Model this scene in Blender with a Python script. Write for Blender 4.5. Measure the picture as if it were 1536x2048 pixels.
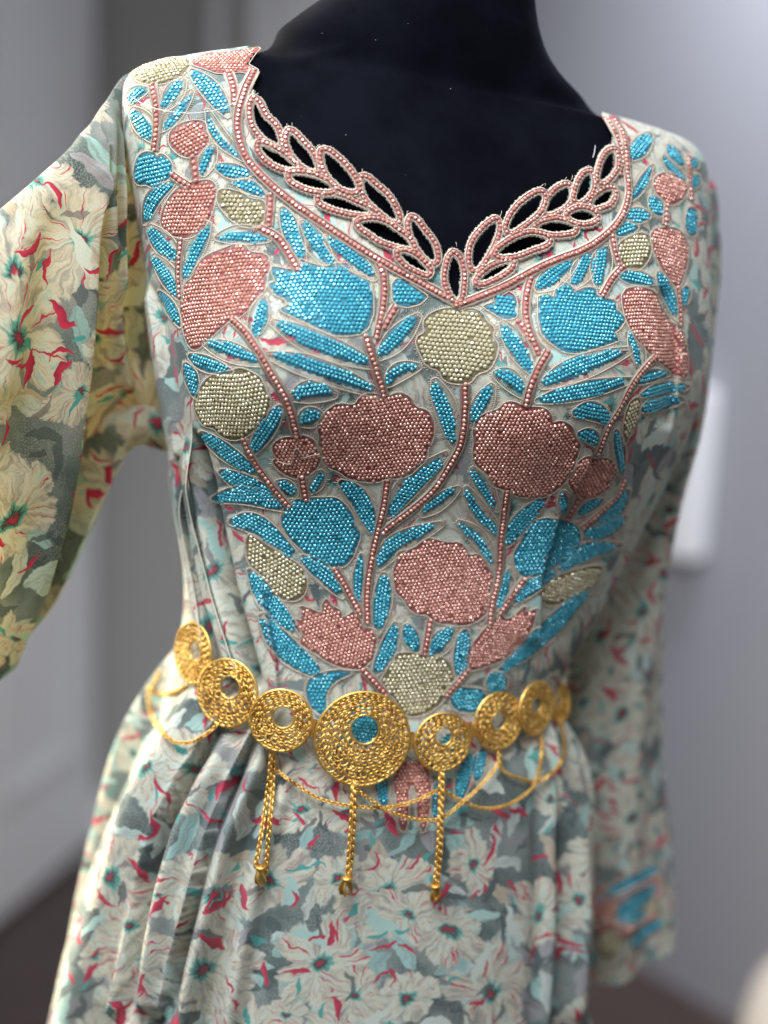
import bpy, bmesh, math, random
import numpy as np
from mathutils import Vector, Matrix
from mathutils.bvhtree import BVHTree

random.seed(7)
rng = np.random.default_rng(11)
for o in list(bpy.data.objects):
    bpy.data.objects.remove(o)
SC = bpy.context.scene
COL = SC.collection
R_ = math.radians

# ------------------------------------------------------------------ camera
FPX = 2840.0                         # focal length in photograph pixels (1536 x 2048)
CAM = np.array([0.0, 0.0, 1.40])
PITCH, ROLL = R_(11.0), R_(2.2)
_f = np.array([0, math.cos(PITCH), -math.sin(PITCH)])
_u0 = np.array([0, math.sin(PITCH), math.cos(PITCH)])
_r0 = np.array([1.0, 0, 0])
_r = math.cos(ROLL) * _r0 + math.sin(ROLL) * _u0
_u = -math.sin(ROLL) * _r0 + math.cos(ROLL) * _u0
cd = bpy.data.cameras.new('camera')
cam = bpy.data.objects.new('camera', cd)
COL.objects.link(cam)
cam.matrix_world = Matrix(((_r[0], _u[0], -_f[0], CAM[0]), (_r[1], _u[1], -_f[1], CAM[1]),
                           (_r[2], _u[2], -_f[2], CAM[2]), (0, 0, 0, 1)))
cd.sensor_fit = 'VERTICAL'
cd.sensor_height = 34.6
cd.lens = 34.6 * FPX / 2048.0
cd.clip_start = 0.05
cd.clip_end = 60
cd.dof.use_dof = True
cd.dof.focus_distance = 0.895
cd.dof.aperture_fstop = cd.lens / 30.0
cd.dof.aperture_blades = 0
SC.camera = cam

# ------------------------------------------------------------------ light
wd = bpy.data.worlds.new('World')
SC.world = wd
wd.use_nodes = True
wd.node_tree.nodes['Background'].inputs[0].default_value = (0.90, 0.94, 1.0, 1)
wd.node_tree.nodes['Background'].inputs[1].default_value = 0.205


def area(name, loc, aim, sx, sy, power, col, spread=180):
    d = bpy.data.lights.new(name, 'AREA')
    d.shape = 'RECTANGLE'
    d.size, d.size_y, d.energy, d.color = sx, sy, power, col
    d.spread = R_(spread)
    o = bpy.data.objects.new(name, d)
    COL.objects.link(o)
    o.location = loc
    o.rotation_euler = (Vector(aim) - Vector(loc)).to_track_quat('-Z', 'Y').to_euler()
    return o


area('window_light', (-1.40, 1.60, 1.65), (-0.12, 1.0, 1.10), 0.8, 1.4, 25, (1.0, 0.90, 0.70), 84)
area('room_window_light', (-0.35, 0.34, 2.42), (0.03, 0.98, 1.32), 1.2, 0.9, 13.5, (0.93, 0.95, 1.0), 96)
area('upper_window_light', (0.70, 1.95, 2.55), (0.95, 2.35, 1.75), 0.9, 0.35, 17.0, (0.88, 0.92, 1.0), 104)

SC.view_settings.view_transform = 'Standard'
SC.view_settings.look = 'None'
SC.view_settings.gamma = 1.0
SC.view_settings.exposure = 0.32
SC.cycles.use_denoising = True
SC.cycles.max_bounces = 6


# ------------------------------------------------------------------ photograph <-> world helpers
def ray(px, py):
    d = _f + _r * ((px - 768.0) / FPX) + _u * ((1024.0 - py) / FPX)
    return d / np.linalg.norm(d)


def proj(P):
    d = np.asarray(P) - CAM
    z = d @ _f
    return 768 + FPX * (d @ _r) / z, 1024 - FPX * (d @ _u) / z


def at_y(px, py, Y):
    d = ray(px, py)
    return CAM + d * ((Y - CAM[1]) / d[1])


def on_plane(px, py, O, n):
    d = ray(px, py)
    return CAM + d * (((O - CAM) @ n) / (d @ n))


# ------------------------------------------------------------------ object helpers
def link(name, me, parent=None, mats=()):
    o = bpy.data.objects.new(name, me)
    COL.objects.link(o)
    for m in mats:
        me.materials.append(m)
    if parent is not None:
        o.parent = parent
    return o


def mesh_np(name, V, F, smooth=False, uv=None, mat_idx=None):
    """V (n,3); F (m,k) uniform polygons."""
    V = np.ascontiguousarray(V, dtype=np.float32)
    F = np.ascontiguousarray(F, dtype=np.int32)
    me = bpy.data.meshes.new(name)
    m, k = F.shape
    me.vertices.add(len(V))
    me.vertices.foreach_set('co', V.ravel())
    me.loops.add(m * k)
    me.loops.foreach_set('vertex_index', F.ravel())
    me.polygons.add(m)
    me.polygons.foreach_set('loop_start', np.arange(0, m * k, k, dtype=np.int32))
    me.polygons.foreach_set('loop_total', np.full(m, k, dtype=np.int32))
    me.polygons.foreach_set('use_smooth', np.full(m, smooth, dtype=bool))
    if mat_idx is not None:
        me.polygons.foreach_set('material_index', np.ascontiguousarray(mat_idx, dtype=np.int32))
    if uv is not None:
        l = me.uv_layers.new(name='UVMap')
        l.data.foreach_set('uv', np.ascontiguousarray(uv[F.ravel()], dtype=np.float32).ravel())
    me.update(calc_edges=True)
    me.validate()
    return me


def tag(o, label=None, cat=None, group=None, kind=None):
    if label: o['label'] = label
    if cat: o['category'] = cat
    if group: o['group'] = group
    if kind: o['kind'] = kind
    return o


def empty(name, loc):
    o = bpy.data.objects.new(name, None)
    COL.objects.link(o)
    o.location = [float(v) for v in loc]
    o.empty_display_size = 0.05
    bpy.context.view_layer.update()
    return o


def set_parent(o, p):
    o.parent = p
    o.matrix_parent_inverse = p.matrix_world.inverted()
    return o


class Buf:
    """collects triangles/quads (quads as F with 4)"""
    def __init__(self):
        self.V, self.F, self.n = [], [], 0

    def add(self, V, F):
        self.V.append(np.asarray(V, float)); self.F.append(np.asarray(F, int) + self.n)
        self.n += len(V)

    def mesh(self, name, smooth=False):
        return mesh_np(name, np.concatenate(self.V), np.concatenate(self.F), smooth)


def catmull(P, n, closed=False):
    P = np.asarray(P, float)
    if closed:
        Q = np.vstack([P[-1], P, P[0], P[1]])
        seg = len(P)
    else:
        Q = np.vstack([2 * P[0] - P[1], P, 2 * P[-1] - P[-2]])
        seg = len(P) - 1
    t = np.linspace(0, seg, n, endpoint=not closed)
    i = np.clip(np.floor(t).astype(int), 0, seg - 1)
    u = (t - i)[:, None]
    a, b, c, d = Q[i], Q[i + 1], Q[i + 2], Q[i + 3]
    return 0.5 * ((2 * b) + (c - a) * u + (2 * a - 5 * b + 4 * c - d) * u ** 2 + (3 * b - a - 3 * c + d) * u ** 3)


def resample(P, step, closed=False):
    P = np.asarray(P, float)
    if closed: P = np.vstack([P, P[0]])
    L = np.concatenate([[0], np.cumsum(np.linalg.norm(np.diff(P, axis=0), axis=1))])
    n = max(3, int(round(L[-1] / step)))
    t = np.linspace(0, L[-1], n, endpoint=not closed)
    return np.stack([np.interp(t, L, P[:, k]) for k in range(P.shape[1])], 1)


def chaikin(P, it=2):
    P = np.asarray(P, float)
    for _ in range(it):
        Q = np.roll(P, -1, 0)
        P = np.stack([0.75 * P + 0.25 * Q, 0.25 * P + 0.75 * Q], 1).reshape(-1, P.shape[1])
    return P


def in_poly(q, P):
    x, y = q[:, 0], q[:, 1]
    ins = np.zeros(len(q), bool)
    n = len(P)
    for i in range(n):
        x1, y1 = P[i]; x2, y2 = P[(i + 1) % n]
        c = ((y1 > y) != (y2 > y))
        if y1 != y2:
            ins ^= c & (x < (x2 - x1) * (y - y1) / (y2 - y1) + x1)
    return ins


def seg_dist(q, P, closed=True):
    """distance, signed side and arclength of points q to polyline P"""
    best = np.full(len(q), 1e9); side = np.zeros(len(q)); arc = np.zeros(len(q)); L = 0.0
    n = len(P)
    for i in range(n if closed else n - 1):
        a, b = P[i], P[(i + 1) % n]
        d = b - a
        l = np.hypot(*d) + 1e-12
        t = np.clip(((q - a) @ d) / (l * l), 0, 1)
        w = q - (a + t[:, None] * d)
        dd = np.hypot(w[:, 0], w[:, 1])
        s = d[0] * (q[:, 1] - a[1]) - d[1] * (q[:, 0] - a[0])
        m = dd < best
        best[m] = dd[m]; side[m] = np.sign(s[m]); arc[m] = L + t[m] * l
        L += l
    return best, side, arc, L


def sstep(x, a, b):
    t = np.clip((x - a) / (b - a), 0, 1)
    return t * t * (3 - 2 * t)


# ------------------------------------------------------------------ materials
class NT:
    def __init__(self, name):
        self.m = bpy.data.materials.new(name)
        self.m.use_nodes = True
        self.t = self.m.node_tree
        self.b = self.t.nodes['Principled BSDF']
        self.out = self.t.nodes['Material Output']

    def n(self, typ, **kw):
        o = self.t.nodes.new(typ)
        for k, v in kw.items(): setattr(o, k, v)
        return o

    def put(self, sock, v):
        if isinstance(v, bpy.types.NodeSocket): self.t.links.new(v, sock)
        elif v is not None:
            if isinstance(v, (tuple, list)) and sock.type == 'RGBA' and len(v) == 3: v = tuple(v) + (1,)
            sock.default_value = v

    def mt(self, op, a, b=None, c=None, clamp=False):
        o = self.n('ShaderNodeMath', operation=op, use_clamp=clamp)
        for i, v in enumerate((a, b, c)):
            if v is not None: self.put(o.inputs[i], v)
        return o.outputs[0]

    def vm(self, op, a, b=None, s=None):
        o = self.n('ShaderNodeVectorMath', operation=op)
        self.put(o.inputs[0], a)
        if b is not None: self.put(o.inputs[1], b)
        if s is not None: self.put(o.inputs['Scale'], s)
        return o.outputs['Value'] if op in ('LENGTH', 'DOT_PRODUCT', 'DISTANCE') else o.outputs['Vector']

    def mix(self, f, a, b, mode='MIX'):
        o = self.n('ShaderNodeMix', data_type='RGBA', blend_type=mode)
        self.put(o.inputs[0], f); self.put(o.inputs[6], a); self.put(o.inputs[7], b)
        return o.outputs[2]

    def sep(self, v):
        o = self.n('ShaderNodeSeparateXYZ'); self.put(o.inputs[0], v)
        return o.outputs[0], o.outputs[1], o.outputs[2]

    def comb(self, x, y, z=0.0):
        o = self.n('ShaderNodeCombineXYZ')
        for i, v in enumerate((x, y, z)): self.put(o.inputs[i], v)
        return o.outputs[0]

    def noise(self, v, scale, detail=2.0, rough=0.5, col=False, dim='3D'):
        o = self.n('ShaderNodeTexNoise', noise_dimensions=dim)
        if v is not None: self.put(o.inputs['Vector'], v)
        o.inputs['Scale'].default_value = scale
        o.inputs['Detail'].default_value = detail
        o.inputs['Roughness'].default_value = rough
        return o.outputs['Color'] if col else o.outputs[0]

    def ss(self, x, a, b):
        o = self.n('ShaderNodeMapRange', interpolation_type='SMOOTHSTEP')
        self.put(o.inputs[0], x); self.put(o.inputs[1], a); self.put(o.inputs[2], b)
        return o.outputs[0]

    def ramp(self, f, stops, interp='LINEAR'):
        o = self.n('ShaderNodeValToRGB')
        o.color_ramp.interpolation = interp
        e = o.color_ramp.elements
        while len(e) < len(stops): e.new(0.5)
        for i, (p, c) in enumerate(stops):
            e[i].position = p; e[i].color = tuple(c) + (1,)
        self.put(o.inputs[0], f)
        return o.outputs[0]

    def set(self, **kw):
        for k, v in kw.items(): self.put(self.b.inputs[k.replace('_', ' ')], v)

    def bump(self, h, strength, dist=0.001):
        o = self.n('ShaderNodeBump')
        self.put(o.inputs['Height'], h)
        o.inputs['Strength'].default_value = strength
        o.inputs['Distance'].default_value = dist
        self.t.links.new(o.outputs[0], self.b.inputs['Normal'])


def simple(name, col, rough=0.6, metal=0.0, var=0.15, vscale=60.0, bump=0.0, bscale=400.0, **kw):
    k = NT(name)
    tc = k.n('ShaderNodeTexCoord').outputs['Object']
    f = k.noise(tc, vscale, 3)
    lo = tuple(c * (1 - var) for c in col); hi = tuple(min(1, c * (1 + var)) for c in col)
    k.set(Base_Color=k.mix(f, lo, hi), Roughness=rough, Metallic=metal, **kw)
    if bump: k.bump(k.noise(tc, bscale, 3), bump)
    return k.m


def print_fabric(name, cell=0.075, veil=0.0, trans=0.18, off=(0, 0), crim=0.30):
    """painterly floral print: hatched grey-teal ground, mint and beige leaves, cream blossoms, crimson strokes"""
    k = NT(name)
    uv = k.n('ShaderNodeUVMap').outputs[0]
    base = k.vm('ADD', k.vm('SCALE', uv, s=1.0 / cell), (off[0], off[1], 0))
    w = k.vm('SUBTRACT', k.noise(base, 2.2, 3, col=True, dim='2D'), (0.5, 0.5, 0.5))
    v0 = k.vm('ADD', base, k.vm('SCALE', w, s=0.27))
    wf = k.vm('SUBTRACT', k.noise(base, 9.0, 2, col=True, dim='2D'), (0.5, 0.5, 0.5))
    v0 = k.vm('ADD', v0, k.vm('SCALE', wf, s=0.06))

    def cells(scale, ox, oy, rnd=0.9):
        v = k.vm('ADD', k.vm('SCALE', v0, s=scale), (ox, oy, 0))
        vo = k.n('ShaderNodeTexVoronoi', voronoi_dimensions='2D', feature='F1')
        k.put(vo.inputs['Vector'], v)
        vo.inputs['Scale'].default_value = 1.0
        vo.inputs['Randomness'].default_value = rnd
        loc = k.vm('SUBTRACT', v, vo.outputs['Position'])
        cr, cg, cb = k.sep(vo.outputs['Color'])
        return v, loc, cr, cg, cb

    def rot(loc, a):
        x, y, _ = k.sep(loc)
        c, s = k.mt('COSINE', a), k.mt('SINE', a)
        return (k.mt('ADD', k.mt('MULTIPLY', x, c), k.mt('MULTIPLY', y, s)),
                k.mt('SUBTRACT', k.mt('MULTIPLY', y, c), k.mt('MULTIPLY', x, s)))

    def blades(scale, ox, oy, a, b, bend, keep):
        v, loc, cr, cg, cb = cells(scale, ox, oy)
        x, y = rot(loc, k.mt('MULTIPLY', cr, 6.283))
        y = k.mt('ADD', y, k.mt('MULTIPLY', k.mt('MULTIPLY', x, x), k.mt('MULTIPLY', k.mt('SUBTRACT', cb, 0.5), bend)))
        q = k.mt('ADD', k.mt('POWER', k.mt('ABSOLUTE', k.mt('DIVIDE', x, a)), 1.6),
                 k.mt('POWER', k.mt('ABSOLUTE', k.mt('DIVIDE', y, b)), 1.5))
        m = k.ss(q, 1.08, 0.94)
        return k.mt('MULTIPLY', m, k.mt('GREATER_THAN', cg, 1 - keep)), cb, x, y

    # ground: cross-hatched grey teal with washed patches
    hatch = k.mt('SUBTRACT', k.noise(uv, 780, 1, dim='2D'), 0.5)
    hp = k.ss(k.noise(base, 1.6, 3, dim='2D'), 0.36, 0.62)
    g1 = k.ramp(k.noise(v0, 1.5, 4, dim='2D'), [(0.30, (0.055, 0.085, 0.082)), (0.44, (0.11, 0.155, 0.148)),
                                                (0.56, (0.19, 0.245, 0.23)), (0.68, (0.27, 0.28, 0.275))])
    hm = k.mt('MULTIPLY', k.ss(hatch, -0.04, 0.10), hp)
    ground = k.mix(k.mt('MULTIPLY', hm, 0.42), g1, (0.42, 0.44, 0.43))
    # dark sprigs
    m, _, _, _ = blades(2.6, 7.3, 1.7, 0.46, 0.12, 2.0, 0.8)
    c = k.mix(k.mt('MULTIPLY', m, 0.7), ground, (0.06, 0.085, 0.09))
    # mint / beige leaves under the blossoms
    for sc_, ox, oy, a, b, kp, cols in ((1.9, 3.1, 9.2, 0.50, 0.17, 0.88, ((0.36, 0.57, 0.53), (0.52, 0.66, 0.62), (0.50, 0.42, 0.31))),
                                        (2.3, 13.7, 4.4, 0.48, 0.15, 0.82, ((0.55, 0.62, 0.57), (0.36, 0.35, 0.37), (0.30, 0.50, 0.47)))):
        m, cb, x, y = blades(sc_, ox, oy, a, b, 1.6, kp)
        lc = k.ramp(cb, [(0.0, cols[0]), (0.45, cols[1]), (0.75, cols[2])], 'CONSTANT')
        vein = k.ss(k.mt('ABSOLUTE', k.mt('ADD', y, 0.02)), 0.03, 0.0)
        lc = k.mix(k.mt('MULTIPLY', vein, 0.35), lc, (0.12, 0.17, 0.17))
        br = k.noise(k.comb(k.mt('MULTIPLY', x, 1.5), k.mt('MULTIPLY', y, 9.0), cb), 3.0, 2)
        lc = k.mix(k.ss(br, 0.45, 0.7), lc, k.mix(0.5, lc, (0.25, 0.30, 0.30)))
        c = k.mix(m, c, lc)
    # blossoms, two overlapping layers
    for sc_, ox, oy, keep, np_ in ((1.5, 19.1, 13.3, 0.6, 2.0), (1.15, 9.1, 3.3, 0.6, 2.5), (0.92, 0.0, 0.0, 0.82, 2.5), (1.3, 5.37, 8.11, 0.24, 2.5)):
        v, loc, cr, cg, cb = cells(sc_, ox, oy, 0.8)
        x, y = rot(loc, k.mt('MULTIPLY', cr, 6.283))
        y = k.mt('MULTIPLY', y, k.mt('ADD', 1.0, k.mt('MULTIPLY', cb, 0.55)))
        r = k.mt('SQRT', k.mt('ADD', k.mt('MULTIPLY', x, x), k.mt('MULTIPLY', y, y)))
        th = k.mt('ARCTAN2', y, x)
        cp = k.mt('ABSOLUTE', k.mt('COSINE', k.mt('MULTIPLY', th, np_)))
        fr = k.noise(k.comb(k.mt('MULTIPLY', th, 3.2), k.mt('MULTIPLY', cr, 40), 0), 2.0, 2, dim='2D')
        Rr = k.mt('ADD', k.mt('ADD', 0.27, k.mt('MULTIPLY', k.mt('POWER', cp, 0.5), 0.20)), k.mt('MULTIPLY', k.mt('SUBTRACT', fr, 0.5), 0.16))
        d = k.mt('SUBTRACT', Rr, r)
        m = k.mt('MULTIPLY', k.ss(d, 0.0, 0.018), k.mt('GREATER_THAN', cg, 1 - keep))
        st = k.noise(k.comb(k.mt('MULTIPLY', th, 2.6), k.mt('ADD', k.mt('MULTIPLY', r, 2.2), k.mt('MULTIPLY', cb, 30)), 0), 1.7, 3, 0.6, dim='2D')
        pc = k.ramp(st, [(0.27, (0.30, 0.315, 0.295)), (0.39, (0.46, 0.45, 0.375)), (0.50, (0.64, 0.615, 0.50)),
                         (0.60, (0.62, 0.68, 0.60)), (0.72, (0.41, 0.565, 0.51))])
        pc = k.mix(k.mt('MULTIPLY', cb, 0.35), pc, (0.54, 0.52, 0.41))
        ln = k.mt('MULTIPLY', k.ss(cp, 0.26, 0.06), k.ss(r, 0.05, 0.12))
        pc = k.mix(k.mt('MULTIPLY', ln, 0.40), pc, (0.24, 0.27, 0.26))
        st2 = k.noise(k.comb(k.mt('MULTIPLY', th, 5.6), k.mt('ADD', k.mt('MULTIPLY', r, 0.9), k.mt('MULTIPLY', cr, 57)), 0), 1.6, 1, dim='2D')
        pc = k.mix(k.mt('MULTIPLY', k.ss(st2, 0.69, 0.73), k.ss(r, 0.13, 0.2)), pc, (0.52, 0.045, 0.10))
        pc = k.mix(k.mt('MULTIPLY', k.ss(st2, 0.33, 0.24), 0.4), pc, (0.26, 0.27, 0.26))
        ed = k.mt('MULTIPLY', k.ss(d, 0.04, 0.01), 0.35)
        pc = k.mix(ed, pc, (0.24, 0.25, 0.25))
        rn = k.mt('ADD', r, k.mt('MULTIPLY', k.mt('SUBTRACT', st, 0.5), 0.12))
        pc = k.mix(k.ss(rn, 0.115, 0.08), pc, (0.10, 0.36, 0.32))
        pc = k.mix(k.ss(rn, 0.07, 0.05), pc, (0.05, 0.055, 0.055))
        pc = k.mix(k.ss(rn, 0.035, 0.022), pc, (0.42, 0.03, 0.07))
        c = k.mix(m, c, pc)
    m, cb, _, _ = blades(3.0, 61.3, 22.9, 0.42, 0.085, 2.6, 0.34)
    c = k.mix(k.mt('MULTIPLY', m, 0.8), c, k.ramp(cb, [(0.0, (0.075, 0.10, 0.105)), (0.55, (0.20, 0.19, 0.20))], 'CONSTANT'))
    # sparse mint leaves and teal flecks above
    m, cb, _, _ = blades(2.1, 21.3, 2.9, 0.46, 0.12, 1.8, 0.42)
    c = k.mix(m, c, k.ramp(cb, [(0.0, (0.42, 0.62, 0.57)), (0.6, (0.60, 0.68, 0.62))], 'CONSTANT'))
    m, cb, _, _ = blades(4.2, 31.3, 12.9, 0.34, 0.09, 2.4, 0.16)
    c = k.mix(m, c, (0.08, 0.36, 0.34))
    # crimson strokes
    for sc_, ox, oy, a, b, bd, kp in ((2.7, 41.0, 17.0, 0.40, 0.085, 2.2, crim), (3.7, 51.0, 27.0, 0.40, 0.065, 3.0, crim)):
        m, cb, x, y = blades(sc_, ox, oy, a, b, bd, kp)
        c = k.mix(m, c, k.mix(k.ss(y, -0.03, 0.05), (0.56, 0.035, 0.085), (0.38, 0.025, 0.07)))
    # weave
    wv = k.noise(uv, 900, 2, dim='2D')
    c = k.mix(0.30, c, k.mix(wv, (0.12, 0.12, 0.12), (0.75, 0.75, 0.74)), 'OVERLAY')
    if veil:
        c = k.mix(veil, c, (0.42, 0.46, 0.42))
    k.set(Base_Color=c, Roughness=0.88)
    k.b.inputs['Sheen Weight'].default_value = 0.15
    k.bump(k.noise(uv, 1500, 2, dim='2D'), 0.25, 0.0006)
    tr = k.n('ShaderNodeBsdfTranslucent')
    k.put(tr.inputs[0], k.mix(1.0, c, (1.0, 0.86, 0.52), 'MULTIPLY'))
    mx = k.n('ShaderNodeMixShader')
    mx.inputs[0].default_value = trans
    k.t.links.new(k.b.outputs[0], mx.inputs[1]); k.t.links.new(tr.outputs[0], mx.inputs[2])
    k.t.links.new(mx.outputs[0], k.out.inputs[0])
    return k.m


M = {}
M['bodice'] = print_fabric('bodice_print', 0.080, veil=0.05, trans=0.12, off=(3.4, 1.2), crim=0.36)
M['skirt'] = print_fabric('skirt_print', 0.071, veil=0.03, trans=0.12, off=(7.7, 4.1), crim=0.27)
M['sleeve'] = print_fabric('sleeve_print', 0.090, trans=0.46, off=(1.3, 9.4), crim=0.34)
M['rsleeve'] = print_fabric('hanging_sleeve_print', 0.068, veil=0.03, trans=0.12, off=(11.3, 2.4))


def gem(name, col, dark, metal=0.28):
    k = NT(name)
    oi = k.n('ShaderNodeNewGeometry').outputs['Random Per Island']
    f = k.mt('POWER', oi, 1.3)
    k.set(Base_Color=k.mix(f, dark, col), Roughness=0.22, Metallic=metal)
    k.b.inputs['Coat Weight'].default_value = 0.6
    k.b.inputs['Coat Roughness'].default_value = 0.08
    k.b.inputs['Specular IOR Level'].default_value = 0.8
    return k.m


M['g_blue'] = gem('turquoise_rhinestone', (0.10, 0.54, 0.68), (0.045, 0.36, 0.48))
M['g_copper'] = gem('copper_rhinestone', (0.84, 0.46, 0.37), (0.52, 0.235, 0.175))
M['g_olive'] = gem('olive_gold_rhinestone', (0.70, 0.65, 0.46), (0.48, 0.43, 0.26))
M['u_blue'] = simple('turquoise_satin', (0.018, 0.16, 0.23), 0.6)
M['u_copper'] = simple('rose_satin', (0.28, 0.075, 0.075), 0.55)
M['u_olive'] = simple('olive_satin', (0.16, 0.13, 0.06), 0.6)
M['thread'] = simple('cream_thread', (0.53, 0.47, 0.38), 0.75, var=0.25, vscale=300)
M['lit_edge'] = simple('lit_edge_paint', (0.66, 0.63, 0.52), 0.8, var=0.15, vscale=200)  # pale colour stands in for window light catching the fold crests
M['ribbon'] = simple('rose_ribbon', (0.30, 0.085, 0.085), 0.6, var=0.35, vscale=250)
M['loose'] = simple('white_thread', (0.75, 0.75, 0.74), 0.7)
gk = NT('gold_metal')
gtc = gk.n('ShaderNodeTexCoord').outputs['Object']
gk.set(Base_Color=gk.mix(gk.ss(gk.noise(gtc, 120, 4, 0.65), 0.32, 0.66), (0.66, 0.38, 0.085), (0.96, 0.66, 0.21)), Metallic=1.0,
       Roughness=gk.mt('ADD', 0.36, gk.mt('MULTIPLY', gk.noise(gtc, 300, 2), 0.25)))
M['gold'] = gk.m
vk = NT('black_velvet')
vtc = vk.n('ShaderNodeTexCoord').outputs['Object']
vn = vk.ss(vk.noise(vtc, 16, 4, 0.6), 0.35, 0.7)
vk.set(Base_Color=vk.mix(vn, (0.0012, 0.0014, 0.0030), (0.0035, 0.004, 0.0075)), Roughness=0.95)
vk.b.inputs['Specular IOR Level'].default_value = 0.05
vk.put(vk.b.inputs['Sheen Weight'], vk.mt('MULTIPLY', vk.ss(vk.noise(vtc, 22, 5, 0.65), 0.35, 0.7), 0.035))
vk.b.inputs['Sheen Roughness'].default_value = 0.5
vk.b.inputs['Sheen Tint'].default_value = (0.5, 0.6, 1.0, 1)
vk.bump(vk.noise(vtc, 1200, 2), 0.2)
M['velvet'] = vk.m
M['wall'] = simple('painted_lavender_grey_wall', (0.31, 0.31, 0.34), 0.85, var=0.03, vscale=3)
M['wall2'] = simple('painted_grey_wall', (0.37, 0.365, 0.355), 0.85, var=0.03, vscale=3)
M['white'] = simple('white_painted_wood', (0.82, 0.82, 0.83), 0.5, var=0.03, vscale=5)
M['floor'] = simple('dark_red_wood', (0.055, 0.036, 0.032), 0.4, var=0.4, vscale=9)
M['ceiling'] = simple('ceiling_paint', (0.7, 0.7, 0.7), 0.9, var=0.02)
M['beige'] = simple('beige_upholstery', (0.50, 0.46, 0.43), 0.9, var=0.08, vscale=40, bump=0.3)
M['metal'] = simple('dark_metal', (0.05, 0.05, 0.05), 0.4, 0.8)

# ------------------------------------------------------------------ room
YAW = R_(12.0)
BN = np.array([math.sin(YAW), -math.cos(YAW), 0.0])      # the way the chest faces
BE = np.array([math.cos(YAW), math.sin(YAW), 0.0])
BO = at_y(830, 900, 1.0)


def box(name, lo, hi, mat, parent=None, rz=0.0, bevel=0.0, pivot=None):
    bm = bmesh.new()
    bmesh.ops.create_cube(bm, size=1.0)
    lo, hi = Vector(lo), Vector(hi)
    for v in bm.verts:
        v.co = Vector([lo[i] + (v.co[i] + 0.5) * (hi[i] - lo[i]) for i in range(3)])
    if bevel:
        bmesh.ops.bevel(bm, geom=bm.edges[:], offset=bevel, segments=2, affect='EDGES')
    me = bpy.data.meshes.new(name)
    bm.to_mesh(me); bm.free()
    o = link(name, me, None, [mat])
    if pivot is not None:
        o.location = pivot; o.rotation_euler = (0, 0, rz)
    if parent is not None:
        bpy.context.view_layer.update()
        set_parent(o, parent)
    return o


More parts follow.
